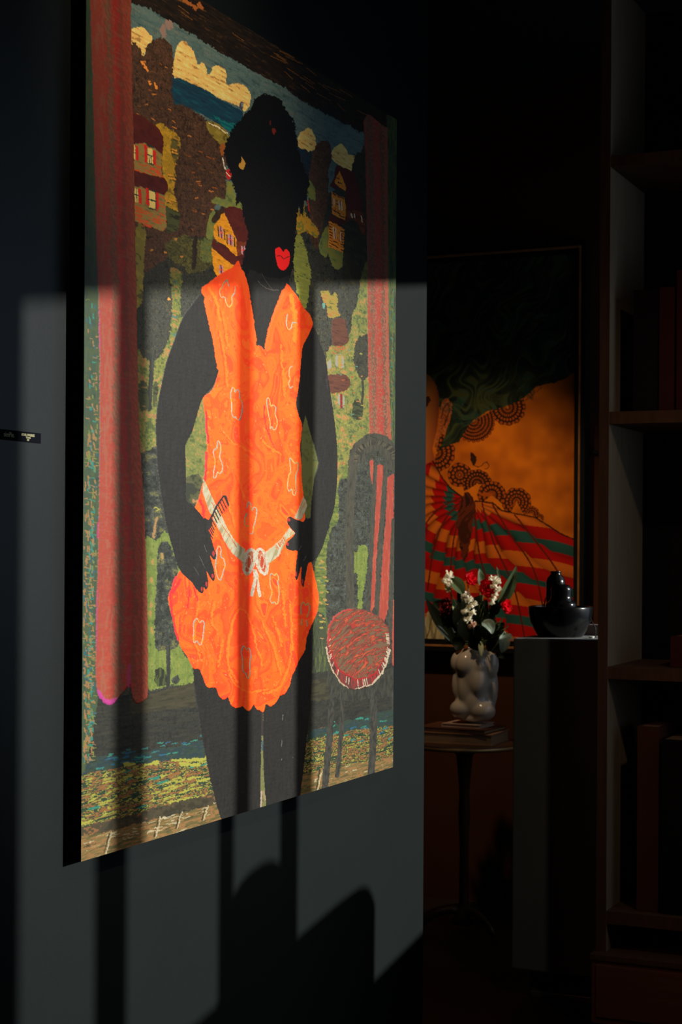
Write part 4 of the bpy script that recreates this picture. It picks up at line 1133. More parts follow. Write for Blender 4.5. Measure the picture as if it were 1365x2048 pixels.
pv.poly([(846, 798), (857, 792), (862, 800), (856, 812), (846, 812)], D(44, 18, 8), 2)
pv.poly([(879, 824), (886, 804), (894, 797), (902, 802), (904, 826), (897, 846), (888, 876), (878, 897), (870, 893), (874, 872), (880, 850)], mix(pv, [D(92, 44, 22), D(112, 55, 17), D(124, 66, 36)], fi), .5, 2)
pv.stroke([(883, 836), (889, 814), (896, 806), (900, 818), (895, 838), (888, 852)], 2.4, D(52, 22, 10), .5)
pv.stroke([(887, 828), (893, 832), (890, 846)], 2, D(60, 26, 12), .5)
# lace doilies: fans of ringed holes
lace, hole = D(30, 12, 4), D(112, 46, 5)


def doily(cx, cy, r0, r1, a0, a1, rings, cells, solid=False):
    s = pv.window([(cx - r1, cy - r1), (cx + r1, cy + r1)], 2)
    dx, dy = X[s] - cx, Y[s] - cy
    r, a = np.hypot(dx, dy), np.degrees(np.arctan2(dy, dx)) % 360
    span = (a1 - a0) % 360 or 360
    aa = (a - a0) % 360
    scall = r1 * (1 - .05 * np.abs(np.sin(np.radians(aa / span * 180 * cells / 2))))
    m = (aa <= span) & (r < scall) & (r >= r0)
    pv.put(s, m, lace)
    q = (r - r0) / (r1 - r0) * rings
    k = np.floor(q)
    t = aa / span * cells + (k % 2) * .5
    cell = np.hypot((q - k - .5) * 1.15, (t - np.floor(t) - .5))
    h = m & (cell < (.30 if solid else .37)) & (q < rings - .1)
    pv.put(s, h, hole)


doily(1016, 815, 3, 37, -60, 185, 4, 17)
doily(948, 842, 3, 44, -30, 170, 6, 30)
doily(872, 905, 4, 40, -75, 95, 4, 11)
doily(920, 950, 2, 25, 0, 360, 3, 11)
doily(955, 968, 2, 30, 150, 360, 4, 13, True)
doily(984, 990, 2, 29, 140, 400, 3, 13)
doily(1034, 1004, 2, 30, 120, 420, 4, 14)
doily(1064, 1028, 2, 16, 180, 400, 3, 9)
doily(1080, 1036, 1, 9, 180, 400, 2, 6)
pv.ell(974, 989, 14, 4, hole, .5)
pv.poly([(1014, 1018), (1034, 1003), (1030, 1010)], hole, .5, 1)
pv.poly([(942, 905), (950, 908), (954, 920), (948, 932), (943, 922)], lace, 1, 2)
pv.stroke([(948, 930), (956, 934), (964, 932), (968, 926), (975, 924), (979, 930), (976, 937), (970, 938)], 1.5, lace, .4)
# hair
wv = (NZ(36, 36) - .5) * 60
lk = NZ(5, 30, None, X * .8 + Y * .6 + wv, Y * .8 - X * .5 + wv)
hr = mix(pv, [D(8, 12, 9), D(15, 20, 13), D(24, 30, 17), D(38, 42, 18), D(28, 44, 32)], lk * .75 + bl * .25, [.34, .52, .66, .78])
pv.poly([(600, 480), (1160, 480), (1160, 738), (1149, 744), (1132, 757), (1110, 765), (1090, 768), (1074, 773), (1056, 790), (1040, 801), (1024, 809), (1000, 816), (975, 823), (955, 835), (942, 846), (932, 860), (918, 884), (895, 892), (880, 900), (871, 905), (880, 896), (889, 876), (897, 848), (904, 828), (904, 806), (896, 797), (886, 802), (880, 820), (878, 790), (873, 770), (862, 754), (850, 745), (795, 730), (740, 745), (728, 754), (717, 770), (712, 790), (711, 832), (716, 870), (722, 905), (690, 890), (660, 860), (600, 840), (430, 800), (400, 480)], hr, 1.2, 1)
for cx_, cy_, rr, a0, c in ((1000, 690, 34, 60, (32, 34, 15)), (990, 690, 24, 70, (38, 40, 17)), (880, 700, 40, 200, (30, 30, 14)), (900, 780, 36, 30, (22, 44, 32)), (960, 770, 40, 60, (40, 42, 18)), (1000, 770, 30, 70, (34, 36, 16)), (1120, 680, 40, 100, (16, 32, 22)), (1060, 720, 50, 120, (28, 32, 14)), (1080, 750, 44, 110, (14, 34, 24)), (930, 800, 40, 40, (20, 40, 30)), (905, 660, 40, 300, (26, 28, 12)), (1040, 600, 50, 250, (18, 22, 10)), (950, 590, 40, 210, (20, 24, 10)), (1110, 600, 40, 20, (12, 24, 16)), (870, 620, 40, 80, (18, 20, 9))):
    for k in range(7):
        a = np.radians(np.linspace(a0, a0 + 110, 10))
        r_ = rr + k * 3.2 - 10
        pv.stroke(np.stack([cx_ + r_ * np.cos(a) * .8, cy_ + r_ * np.sin(a)], 1), 1.5 + .6 * (k % 2), D(*c), .8, taper=True)
for i in range(8):
    x0, y0 = 1051 + 4.4 * i, 803 - 3.6 * i
    pv.stroke([(x0, y0), (x0 + 2.6, y0 - 5 + (i % 3))], 1.3, D(60, 26, 4), .4)
# the striped, pleated shawl
ctr = (945, 1000)
rho = np.hypot(X - ctr[0], (Y - ctr[1]))
th = np.arctan2(Y - ctr[1], X - ctr[0])
pk = th * 4.6 + (NZ(80, 80) - .5) * 1.2 + rho * .004
fr = pk - np.floor(pk)
ph = np.where(X > 947, Y - 1000 - .27 * (X - 947), rho) - (fr - .5) * 9
ph = ((ph - 38) / 84.0) % 1.0
fold = np.clip(.22 + .80 * np.sin(np.pi * np.clip(fr, 0, 1) ** .7) ** .8, .14, 1.0)
fold = np.where(rho > 120, .45 * fold + .5, fold)


def shawl(s):
    p = ph[s]
    c = np.where((p < .21)[..., None], D(22, 52, 46), np.where((p < .50)[..., None], D(120, 6, 3), np.where((p < .78)[..., None], D(140, 66, 14), D(116, 7, 4))))
    return (c * fold[s][..., None]).astype(np.float32)


pv.poly([(600, 935), (850, 930), (866, 922), (874, 935), (886, 957), (904, 978), (921, 991), (940, 1002), (965, 1003), (986, 1006), (1004, 1021), (1035, 1028), (1070, 1034), (1090, 1046), (1120, 1066), (1160, 1084), (1160, 1300), (600, 1300)], shawl, .8, 1)
for pts in ([(950, 1008), (958, 1100), (984, 1200), (990, 1290)], [(965, 1006), (986, 1080), (1030, 1180), (1052, 1290)], [(986, 1010), (1022, 1070), (1072, 1150), (1098, 1290)], [(1030, 1030), (1070, 1080), (1120, 1150), (1149, 1230)], [(930, 1004), (908, 1080), (902, 1180), (914, 1290)], [(926, 1000), (890, 1040), (868, 1100), (856, 1180)], [(922, 996), (880, 1016), (850, 1050)]):
    sm = pv.smooth(pts + pts[::-1][1:-1], 6)[: len(pts) * 6 - 5]
    pv.stroke(sm, 3.2, D(58, 14, 5), 0.4)
pv.stroke([(866, 922), (886, 957), (904, 978), (921, 991), (940, 1002), (965, 1003), (986, 1006), (1004, 1021), (1035, 1028), (1070, 1034), (1090, 1046), (1120, 1066), (1160, 1084)], 2.6, D(18, 8, 4), .6)
pv.poly([(930, 985), (950, 1003), (948, 1040), (938, 1100), (925, 1120), (915, 1040)], mix(pv, [D(40, 14, 6), D(62, 22, 8), D(30, 10, 6)], lk), 2)
pv.poly([(840, 1262), (852, 1236), (863, 1214), (876, 1226), (890, 1248), (894, 1270), (893, 1290), (840, 1290)], mix(pv, [D(92, 82, 58), D(120, 110, 80), D(108, 98, 70)], NZ(4, 40)), 1.5, 1)
for x0, x1 in ((868, 852), (880, 868)):
    pv.stroke([(x0, 1222), (x1, 1286)], 2, D(58, 46, 30), 1)
c_ = pv.mesh('canvas', M['paint_matt'], portrait, (0, -1, 0), 0.0)
c_.location = -portrait.location
W2, H2 = P2_X1 - P2_X0, P2_Z1 - P2_Z0
# frame: sunk black gap, gilt fillet, black outer rail, each with its own four rails
for nm, a, b, dpt, m in (('shadow_gap', 0.0, 0.021, 0.000, M['black_frame']), ('fillet', 0.021, 0.028, -0.018, M['gilt']), ('frame_rail', 0.028, 0.046, -0.016, M['black_frame'])):
    for q in range(4):
        if q == 0:
            g = (-b, W2 + b, H2 + a, H2 + b)
        elif q == 1:
            g = (-b, W2 + b, -b, -a)
        elif q == 2:
            g = (-b, -a, -a, H2 + a)
        else:
            g = (W2 + a, W2 + b, -a, H2 + a)
        box(nm, g[0], g[1], dpt, BACK_Y - P2Y - 0.0015, g[2], g[3], m, portrait)
box('backing', 0, W2, 0.002, BACK_Y - P2Y - 0.0015, 0, H2, M['black_frame'], portrait)


# ------------------------------------------------------------------ wall label beside the big painting
LB_Y0, LB_Y1, LB_Z0, LB_Z1 = 2.19, 2.359, 1.5515, 1.5685
wl = empty('wall_label', (0, LB_Y0, LB_Z0))
tag(wl, 'narrow black name strip with pale lettering on the wall left of the big painting', 'label')
box('plate', 0, 0.0015, 0, LB_Y1 - LB_Y0, 0, LB_Z1 - LB_Z0, M['label'], wl, 0.0004)


def lettering(text, size, y, z, align, sx=1.0):
    cu = bpy.data.curves.new('lettering', 'FONT')
    cu.body = text
    cu.size = size
    cu.align_x = align
    o = bpy.data.objects.new('lettering', cu)
    SC.collection.objects.link(o)
    bpy.context.view_layer.update()
    me = bpy.data.meshes.new_from_object(o.evaluated_get(bpy.context.evaluated_depsgraph_get()))
    bpy.data.objects.remove(o)
    me.materials.clear()
    me.materials.append(M['print'])
    t = bpy.data.objects.new('lettering', me)
    col_link(t, wl)
    t.rotation_euler = (math.pi / 2, 0, math.pi / 2)
    t.scale = (sx, 1, 1)
    t.location = (0.0017, y, z)
    return t


pL = lambda px, py: at(px, py, x=0.0015) - wl.location
a = pL(7.5, 872.5)
lettering('simPle.', 0.0112, a.y, a.z, 'LEFT', 0.93)
a = pL(56, 872.3)
lettering('LEONEL GONZ\u00c1LEZ', 0.0052, a.y, a.z, 'CENTER', 0.78)
a = pL(56.5, 876.8)
lettering('Granada', 0.0042, a.y, a.z, 'CENTER', 0.9)
a = pL(56.2, 881.6)
lettering('2021', 0.0042, a.y, a.z, 'CENTER', 0.8)

# ------------------------------------------------------------------ bookcase on the right
BCY = 4.62
bl_ = at(1197, 1200, y=BCY)
BX0 = bl_.x
BX1, BD, TH = BX0 + 0.82, 0.40, 0.028
bc = empty('bookcase', (BX0, BCY, 0))
tag(bc, 'tall brown open bookcase standing in the dark at the right edge', 'bookcase')
zf = lambda py: at(1230, py, y=BCY).z
BASE = zf(1906)
FX1 = BX1 - BX0
for xa in (0, FX1 - TH):
    sp_ = box('side_panel', xa, xa + TH, 0.003, BD, BASE, 3.0, M['lit_panel'], bc)
    box('edge_band', xa, xa + TH, 0, 0.003, BASE, 3.0, M['oak'], sp_)
box('back_panel', TH, FX1 - TH, BD - 0.012, BD, BASE, 3.0, M['book_black'], bc)
SHELF = []
for pyt, pyb in ((310, 333), (823, 848), (1334, 1359), (1824, 1850)):
    z1, z0 = zf(pyt), zf(pyb)
    SHELF.append(z1)
    box('shelf', TH, FX1 - TH, 0.004, BD - 0.012, z0, z1, M['oak'], bc, 0.001)
base = box('base_cabinet', -0.004, FX1, -0.03, BD, 0.05, BASE - 0.018, M['oak_dark'], bc, 0.002)
box('base_top', -0.008, FX1, -0.036, BD, BASE - 0.018, BASE, M['oak'], bc, 0.002)
box('toe_kick', 0.02, FX1, 0.0, BD, 0, 0.05, M['book_black'], bc)
box('door', 0.01, FX1 / 2 - 0.002, -0.036, -0.03, 0.07, BASE - 0.03, M['oak_dark'], bc, 0.001)
box('door', FX1 / 2 + 0.002, FX1 - 0.01, -0.036, -0.03, 0.07, BASE - 0.03, M['oak_dark'], bc, 0.001)


def book(name, label, x0, x1, d0, d1, z0, z1, cover, cat='book', group=None):
    """A closed book standing on a shelf: cover boards and spine around a page block."""
    b = empty(name, (x0, d0, z0))
    tag(b, label, cat, group)
    w, d, h = x1 - x0, d1 - d0, z1 - z0
    t = min(0.003, w * 0.15)
    bm = bmesh.new()
    add_box(bm, 0, t, 0, d, 0, h)
    add_box(bm, w - t, w, 0, d, 0, h)
    add_box(bm, t, w - t, 0, t, 0, h, 0.0)
    mesh_obj('cover', bm, cover, b)
    box('page_block', t, w - t, t, d - 0.004, 0.003, h - 0.003, M['pages'], b)
    return b


def on_shelf(px0, px1, pytop, k, dep, depth, name, label, cover, cat='book'):
    y = BCY + dep
    a, b = at(px0, pytop, y=y), at(px1, pytop, y=y)
    return book(name, label, a.x, b.x, y, y + depth, SHELF[k] + 0.0012, min(a.z, SHELF[k] + 0.66), cover, cat)


on_shelf(1276, 1319, 1452, 3, 0.045, 0.19, 'book', 'tall brown book standing alone on the lowest shelf', M['book_brown'])
on_shelf(1324, 1420, 1478, 3, 0.03, 0.20, 'book', 'thick black book right of the tall brown one, lowest shelf', M['book_black'])
on_shelf(1268, 1316, 580, 1, 0.04, 0.20, 'book', 'black book first on the left of the middle shelf', M['book_black'])
on_shelf(1320, 1350, 575, 1, 0.05, 0.19, 'book', 'dark red book beside the black one, middle shelf', M['book_red'])
on_shelf(1355, 1400, 540, 1, 0.05, 0.19, 'book', 'taller red book at the edge of the picture, middle shelf', M['book_red'])
on_shelf(1342, 1372, 1272, 2, 0.06, 0.18, 'book', 'small dark red book on the shelf above the brown one', M['book_red'])

# ------------------------------------------------------------------ grey plinth with the black tabletop fountain
PLY = 4.92
pl0 = at(1027, 1276, y=PLY)
PX0, PZ = pl0.x, pl0.z
PW, PD = BX0 - 0.006 - PX0, 0.34
ZB = at(1040, 1940, y=PLY).z
plinth = empty('plinth', (PX0, PLY, 0))
tag(plinth, 'tall grey display plinth with a dark wooden foot beside the bookcase', 'plinth')
box('column', 0, PW, 0, PD, ZB, PZ, M['plinth'], plinth, 0.006)
box('foot', 0.045, PW - 0.02, 0.045, PD - 0.03, 0.02, ZB, M['plinth_base'], plinth, 0.003)
box('foot_strip', 0.05, PW - 0.06, 0.036, 0.05, 0.0, 0.02, M['steel'], plinth, 0.003)

by = PLY + 0.15
c0 = at(1121.5, 1272, y=by)
fx = c0.x
sc = (at(1184, 1215, y=by).x - at(1059.5, 1215, y=by).x) / 124.5      # metres per photographed pixel here
ft = empty('tabletop_fountain', (fx, by, PZ))
tag(ft, 'black glazed bowl fountain with two small jars on the grey plinth', 'fountain')
R, Hh = 62 * sc, 59 * sc
prof = [(0, 0.0), (41 * sc, 0.0), (44 * sc, 0.004), (52 * sc, 15 * sc), (58.5 * sc, 31 * sc), (61.6 * sc, 46 * sc), (62 * sc, 56 * sc), (61.3 * sc, 58.6 * sc), (60 * sc, 59 * sc), (58.8 * sc, 58 * sc), (58 * sc, 50 * sc), (54 * sc, 38 * sc), (30 * sc, 30 * sc), (0, 29 * sc)]
mesh_obj('bowl', lathe_bm(prof, 56), M['black_glaze'], ft, True)
jx, jy = (1107.5 - 1121.5) * sc, 0.022
jar = lathe_bm([(0, 24 * sc), (16 * sc, 24 * sc), (18 * sc, 60 * sc), (19 * sc, 78 * sc), (18.5 * sc, 96 * sc), (19 * sc, 104 * sc), (16.5 * sc, 113 * sc), (11.5 * sc, 119 * sc), (9.6 * sc, 121.5 * sc), (10.4 * sc, 124 * sc), (10.6 * sc, 126 * sc), (9 * sc, 126.4 * sc), (8 * sc, 122 * sc), (7.6 * sc, 108 * sc), (0, 104 * sc)], 40, None, (jx, jy))
mesh_obj('jar', jar, M['black_gloss'], ft, True)
jx2 = (1126 - 1121.5) * sc
jar2 = lathe_bm([(0, 26 * sc), (30 * sc, 26 * sc), (30 * sc, 62 * sc), (29.4 * sc, 65 * sc), (26 * sc, 67.5 * sc), (21.5 * sc, 72 * sc), (20 * sc, 78 * sc), (20.3 * sc, 86 * sc), (20.6 * sc, 92 * sc), (19 * sc, 96.5 * sc), (13 * sc, 100.5 * sc), (6 * sc, 102 * sc), (0, 102 * sc)], 40, None, (jx2, -0.016))
mesh_obj('jar', jar2, M['black_gloss'], ft, True)
sp = tube_bm([((1090 - 1121.5) * sc, -0.012, 50 * sc), ((1092 - 1121.5) * sc, -0.012, 66 * sc), ((1094.5 - 1121.5) * sc, -0.012, 76 * sc)], [1.6 * sc, 1.4 * sc, 1.0 * sc], 8)
tube_bm([((1086 - 1121.5) * sc, -0.012, 50 * sc), ((1089 - 1121.5) * sc, -0.012, 63 * sc)], [1.3 * sc, 0.8 * sc], 8, sp)
mesh_obj('spout', sp, M['table'], ft, True)
q0, q1 = at(1183, 1234, y=by), at(1191.5, 1271, y=by - 0.03)
cb = tube_bm([(q0.x - fx - 0.004, 0.0, q0.z - PZ), (q0.x - fx + 0.004, -0.008, q0.z - PZ - 0.012), (q1.x - fx - 0.002, -0.02, 0.03), (q1.x - fx, -0.03, 0.004), (q1.x - fx + 0.004, -0.032, 0.003)], 0.0017, 8)
mesh_obj('cable', cb, M['cable'], ft, True)
d0 = at(1184, 1272, y=by - 0.045)
dish = mesh_obj('dish', lathe_bm([(0, 0), (0.006, 0), (0.010, 0.006), (0.0095, 0.0065), (0.006, 0.002), (0, 0.0015)], 24), M['white'], None, True)
dish.location = (d0.x, by - 0.045, PZ)
tag(dish, 'tiny white dish on the plinth by the fountain cable', 'dish')
b0, b1 = at(1172, 1262, y=PLY + 0.30), at(1215, 1246, y=PLY + 0.30)
bxm = bmesh.new()
add_box(bxm, b0.x, min(b1.x, PX0 + PW), PLY + 0.27, PLY + 0.33, PZ, PZ + 0.034, 0.002)
ob = mesh_obj('box', bxm, M['mauve'])
tag(ob, 'low mauve box at the back of the plinth behind the fountain', 'box')

# ------------------------------------------------------------------ round table, books, vase
TBY = 5.70
tc = at(935, 1505, y=TBY - 0.21)
TX = at(930, 1500, y=TBY).x
TZ = at(935, 1498, y=TBY - 0.21).z
TR = 0.205
tb = empty('side_table', (TX, TBY, 0))
tag(tb, 'small round pedestal table with a pale rim under the white vase', 'table')
mesh_obj('table_top', lathe_bm([(0, TZ - 0.018), (TR - 0.006, TZ - 0.018), (TR - 0.001, TZ - 0.014), (TR - 0.001, TZ - 0.003), (TR - 0.004, TZ), (0, TZ)], 64), M['table'], tb)
mesh_obj('rim', lathe_bm([(TR - 0.002, TZ - 0.015), (TR + 0.001, TZ - 0.014), (TR + 0.0015, TZ - 0.006), (TR - 0.002, TZ - 0.004)], 64), M['brass'], tb, True)
mesh_obj('column', lathe_bm([(0, 0.03), (0.05, 0.03), (0.03, 0.06), (0.018, 0.10), (0.016, 0.30), (0.022, 0.42), (0.018, 0.50), (0.03, TZ - 0.05), (0.055, TZ - 0.018), (0, TZ - 0.018)], 24), M['table'], tb, True)
for k in range(3):
    a = math.radians(90 + 120 * k)
    lg = tube_bm(bez((0.02 * math.cos(a), 0.02 * math.sin(a), 0.075), (0.10 * math.cos(a), 0.10 * math.sin(a), 0.09), (0.17 * math.cos(a), 0.17 * math.sin(a), 0.012), 6), [0.016, 0.015, 0.014, 0.013, 0.012, 0.012, 0.012], 8)
    mesh_obj('leg', lg, M['table'], tb, True)


def flat_book(label, cx, cy, w, d, z0, t, rot, cover, pages, spine=True):
    b = empty('book', (cx, cy, z0), rot)
    tag(b, label, 'book', None)
    ct_ = min(0.004, t * 0.22)
    box('cover', -w / 2, w / 2, -d / 2, d / 2, t - ct_, t, cover, b, 0.0006)
    box('cover', -w / 2, w / 2, -d / 2, d / 2, 0, ct_, cover, b, 0.0006)
    if spine:
        box('spine', -w / 2, -w / 2 + ct_, -d / 2, d / 2, ct_, t - ct_, cover, b)
    box('page_block', -w / 2 + ct_, w / 2 - 0.004, -d / 2 + 0.004, d / 2 - 0.004, ct_, t - ct_, pages, b)
    return b


pz = lambda py, y: at(930, py, y=y).z
s1 = (at(1016, 1490, y=5.58).x - at(850, 1490, y=5.58).x) / 166
z = TZ
t1 = 0.040
flat_book('thick tan book at the bottom of the stack on the round table', at(930, 1490, y=TBY).x - 0.01, TBY, 0.29, 0.21, z, t1, 0.03, M['book_tan'], M['pages'])
z += t1
t2 = 0.016
flat_book('brown book in the middle of the stack on the round table', at(930, 1470, y=TBY).x - 0.012, TBY, 0.265, 0.20, z, t2, -0.05, M['book_brown'], M['pages'])
z += t2
t3 = 0.013
flat_book('thin pale book directly under the white vase', at(937, 1466, y=TBY).x, TBY, 0.150, 0.135, z, t3, -0.06, M['book_pale'], M['book_pale'])
z += t3
VZ = z
VX = at(951, 1400, y=TBY).x
vs = (at(1000, 1400, y=TBY).x - at(900, 1400, y=TBY).x) / 100        # metres per photographed pixel at the vase
VTOP = at(950, 1297, y=TBY).z - VZ

# white vase swollen into soft rounded lobes: a star-shaped surface found on a smooth union of balls
lobes = []


def lobe(px, dep, py, rx, rz):
    lobes.append(((px - 951) * vs, dep * vs, at(951, py, y=TBY).z - VZ, rx * vs, rz * vs))


for px, dep, py, rx, rz in ((920, -8, 1326, 15, 22), (941, -22, 1328, 20, 24), (966, -20, 1328, 14, 20), (984, -6, 1328, 15, 26), (930, 20, 1328, 18, 24), (972, 20, 1328, 18, 24),
                            (951, 0, 1345, 36, 60), (920, -6, 1370, 13, 32), (965, -22, 1362, 15, 28), (984, 0, 1372, 12, 40), (940, -18, 1375, 16, 34), (951, 18, 1375, 26, 50),
                            (930, -12, 1418, 24, 19), (970, -10, 1420, 24, 20), (951, 14, 1418, 28, 20), (951, 0, 1402, 32, 42), (951, -4, 1436, 24, 12)):
    lobe(px, dep, py, rx, rz)
nz_, nth = 84, 96
zz = np.linspace(0.012, VTOP, nz_)
tt = np.linspace(0, 2 * np.pi, nth, endpoint=False)
ZZ, TT = np.meshgrid(zz, tt, indexing='ij')
lo, hi = np.full(ZZ.shape, 0.0), np.full(ZZ.shape, 0.16)
LB = np.array(lobes)


def field(r):
    x, y = r * np.cos(TT), r * np.sin(TT)
    d = np.sqrt(((x[..., None] - LB[:, 0]) / LB[:, 3]) ** 2 + ((y[..., None] - LB[:, 1]) / LB[:, 3]) ** 2 + ((ZZ[..., None] - LB[:, 2]) / LB[:, 4]) ** 2) - 1
    k = 16.0
    return -np.log(np.exp(-k * np.clip(d, -1, 6)).sum(-1)) / k


for _ in range(26):
    mid = (lo + hi) / 2
    inside = field(mid) < 0
    lo = np.where(inside, mid, lo)
    hi = np.where(inside, hi, mid)
RR = np.maximum(lo, 0)
neck = 17 * vs
foot = 15 * vs
zt = ZZ / VTOP
RR = np.maximum(RR, np.where(zt > 0.9, neck, np.where(zt < 0.15, foot, 0.02)))
for _ in range(2):
    RR[1:-1] = (RR[:-2] + 2 * RR[1:-1] + RR[2:]) / 4
vase = empty('vase', (VX, TBY, VZ))
tag(vase, 'lobed milky white vase holding flowers on the round table', 'vase')
bm = bmesh.new()
vv = [[bm.verts.new((RR[j, i] * math.cos(tt[i]), RR[j, i] * math.sin(tt[i]), zz[j])) for i in range(nth)] for j in range(nz_)]
base_r = [[bm.verts.new((foot * f * math.cos(t), foot * f * math.sin(t), h)) for t in tt] for f, h in ((0.95, 0.0), (1.02, 0.006))]
inn = [[bm.verts.new((f * neck * math.cos(t), f * neck * math.sin(t), h)) for t in tt] for f, h in ((0.97, VTOP + 0.003), (0.86, VTOP + 0.002), (0.82, VTOP - 0.02), (0.8, VTOP - 0.10))]
rings = base_r + vv + inn
for ra, rb in zip(rings[:-1], rings[1:]):
    for i in range(nth):
        bm.faces.new((ra[i], ra[(i + 1) % nth], rb[(i + 1) % nth], rb[i]))
bm.faces.new(base_r[0][::-1])
bm.faces.new(inn[-1])
mesh_obj('body', bm, M['vase'], vase, True)

# ------------------------------------------------------------------ the flowers, each a thing of its own
MOUTH = Vector((VX, TBY, VZ + VTOP))


def stem_to(o, tip, m, r=0.0022, side=(0, 0), bend=0.02):
    """Stem from inside the vase mouth up to tip (world), as a child of the thing o."""
    a = MOUTH + Vector((side[0], side[1], -0.06)) - o.location
    b = MOUTH + Vector((side[0] * 1.05, side[1] * 1.05, 0.004)) - o.location
    e = Vector(tip) - o.location
    mid = b * 0.45 + e * 0.55 + Vector((0, 0, bend))
    pts = [a] + bez(b, mid, e, 7)
    return mesh_obj('stem', tube_bm(pts, r, 6), m, o, True)


def pf(px, py, dy=0.0):
    return at(px, py, y=TBY + dy)


def petal_bm(bm, c, d, up, w, l, rng, cup=0.35, frill=0.0):
    """One petal of 2 x 4 quads leaving c along d, curled towards up."""
    d, up = Vector(d).normalized(), Vector(up).normalized()
    s = d.cross(up).normalized()
    rows = []
    for i, t in enumerate((0, .4, .75, 1.0)):
        ww = w * (0.25, .8, 1.0, .72)[i]
        row = []
        for k in (-1, -.35, .35, 1):
            wob = frill * rng.uniform(-1, 1) * t
            p = Vector(c) + d * (l * (t - .10 * abs(k) * t)) + s * (ww * .5 * k) + up * (l * (cup * t * t + .12 * abs(k)) + wob)
            row.append(bm.verts.new(p))
        rows.append(row)
    for a, b in zip(rows[:-1], rows[1:]):
        for k in range(3):
            bm.faces.new((a[k], a[k + 1], b[k + 1], b[k]))


def carnation(label, p, r, face, m, seed, side):
    rng = random.Random(seed)
    o = empty('carnation', p)
    tag(o, label, 'flower')
    bm = bmesh.new()
    f = Vector(face).normalized()
    u = f.orthogonal().normalized()
    v = f.cross(u)
    for ring, (n, tilt, ln) in enumerate(((12, .0, 1.0), (11, .35, .95), (9, .75, .85), (7, 1.3, .7), (5, 2.4, .5))):
        for k in range(n):
            a = 2 * math.pi * (k + .5 * (ring % 2) + rng.uniform(-.2, .2)) / n
            d = u * math.cos(a) + v * math.sin(a) + f * tilt
            petal_bm(bm, f * (r * .05), d, f, r * .62, r * ln * rng.uniform(.85, 1.1), rng, .25, r * .16)
    mesh_obj('bloom', bm, m, o, True)
    cal = lathe_bm([(0, 0), (r * .28, r * .05), (r * .3, r * .35), (r * .2, r * .6), (0, r * .62)], 12)
    c = mesh_obj('calyx', cal, M['stem'], o, True)
    c.rotation_euler = (-f).to_track_quat('Z', 'Y').to_euler()
    stem_to(o, Vector(p) - f * r * .5, M['stem'], .0022, side)
    return o


def floret_spike(label, pts, m, seed, side, sizes):
    rng = random.Random(seed)
    tip = Vector(pts[0])
    o = empty('white_flower_spike', tip)
    tag(o, label, 'flower')
    ln_ = mesh_obj('stalk', tube_bm([Vector(q) + Vector((0, .008, 0)) - tip for q in pts], .0016, 6), M['stem_pale'], o, True)
    for q, s_ in zip(pts, [1.25 * v_ for v_ in sizes]):
        bm = bmesh.new()
        c0 = Vector(q) - tip
        for k in range(12):
            d = Vector((rng.uniform(-1, 1), rng.uniform(-1, .3), rng.uniform(-.7, 1)))
            petal_bm(bm, c0, d, d.orthogonal(), s_ * .75, s_, rng, .3, s_ * .06)
        bmesh.ops.create_icosphere(bm, subdivisions=1, radius=s_ * .6, matrix=Matrix.Translation(c0))
        mesh_obj('floret', bm, (m[-1] if q is pts[-1] else m[0]) if isinstance(m, list) else m, o, True)
    stem_to(o, Vector(pts[-1]) + Vector((0, .008, 0)), M['stem'], .002, side)
    return o


def leaf(name, label, base, tip, w, m, bend=(0, 0, 0.02), face=(0.35, -1, 0.25), side=(0, 0), stalk=True, veins=True, cat='leaf', n=9):
    base, tip = Vector(base), Vector(tip)
    o = empty(name, base)
    tag(o, label, cat)
    ctrl = (base + tip) / 2 + Vector(bend)
    path = bez(base, ctrl, tip, n)
    f = Vector(face).normalized()
    bm = bmesh.new()
    rows = []
    for i, p in enumerate(path):
        t = i / n
        d = (path[min(i + 1, n)] - path[max(i - 1, 0)]).normalized()
        s_ = d.cross(f).normalized()
        ff = s_.cross(d).normalized()
        ww = w * (math.sin(math.pi * (t * .93 + .05)) ** .8) * (1.15 - .5 * t)
        rows.append([bm.verts.new(p - base + s_ * ww * k * .5 + ff * (abs(k) * ww * .22 + .0012 * math.sin(9 * t + 3 * k))) for k in (-1, -.5, 0, .5, 1)])
    for a_, b_ in zip(rows[:-1], rows[1:]):
        for k in range(4):
            bm.faces.new((a_[k], a_[k + 1], b_[k + 1], b_[k]))
    mesh_obj('blade', bm, m, o, True)
    if veins:
        mesh_obj('midrib', tube_bm([p - base - f * -.0006 for p in path], [.0014 * (1 - .7 * i / n) for i in range(n + 1)], 5), m, o, True)
    if stalk:
        stem_to(o, base, M['stem'], .0018, side)
    return o


px1 = vs
carnation('bright pink-red carnation at the top left of the bouquet', pf(940, 1161, -.04), 14 * px1, (.9, -.6, .55), M['petal_red'], 1, (-.008, 0))
carnation('largest red carnation, in the middle of the bouquet', pf(973, 1179, -.055), 19 * px1, (.85, -.75, .35), M['petal_red'], 2, (.004, -.006))
carnation('red carnation low on the right of the bouquet', pf(1010, 1213, -.03), 14 * px1, (1, -.5, .1), M['petal_red'], 3, (.012, -.004))
carnation('dark red carnation in shade at the left of the bouquet', pf(898, 1216, -.02), 20 * px1, (-.6, -.8, .2), M['petal_shaded'], 4, (-.012, 0))
floret_spike('white flower spike on the far left of the bouquet', [pf(897, 1152, -.03), pf(893, 1160, -.035), pf(899, 1168, -.03), pf(897, 1178, -.03)], [M['petal_white'], M['stem_pale']], 5, (-.01, -.004), [9 * px1, 7 * px1, 7 * px1, 6 * px1])
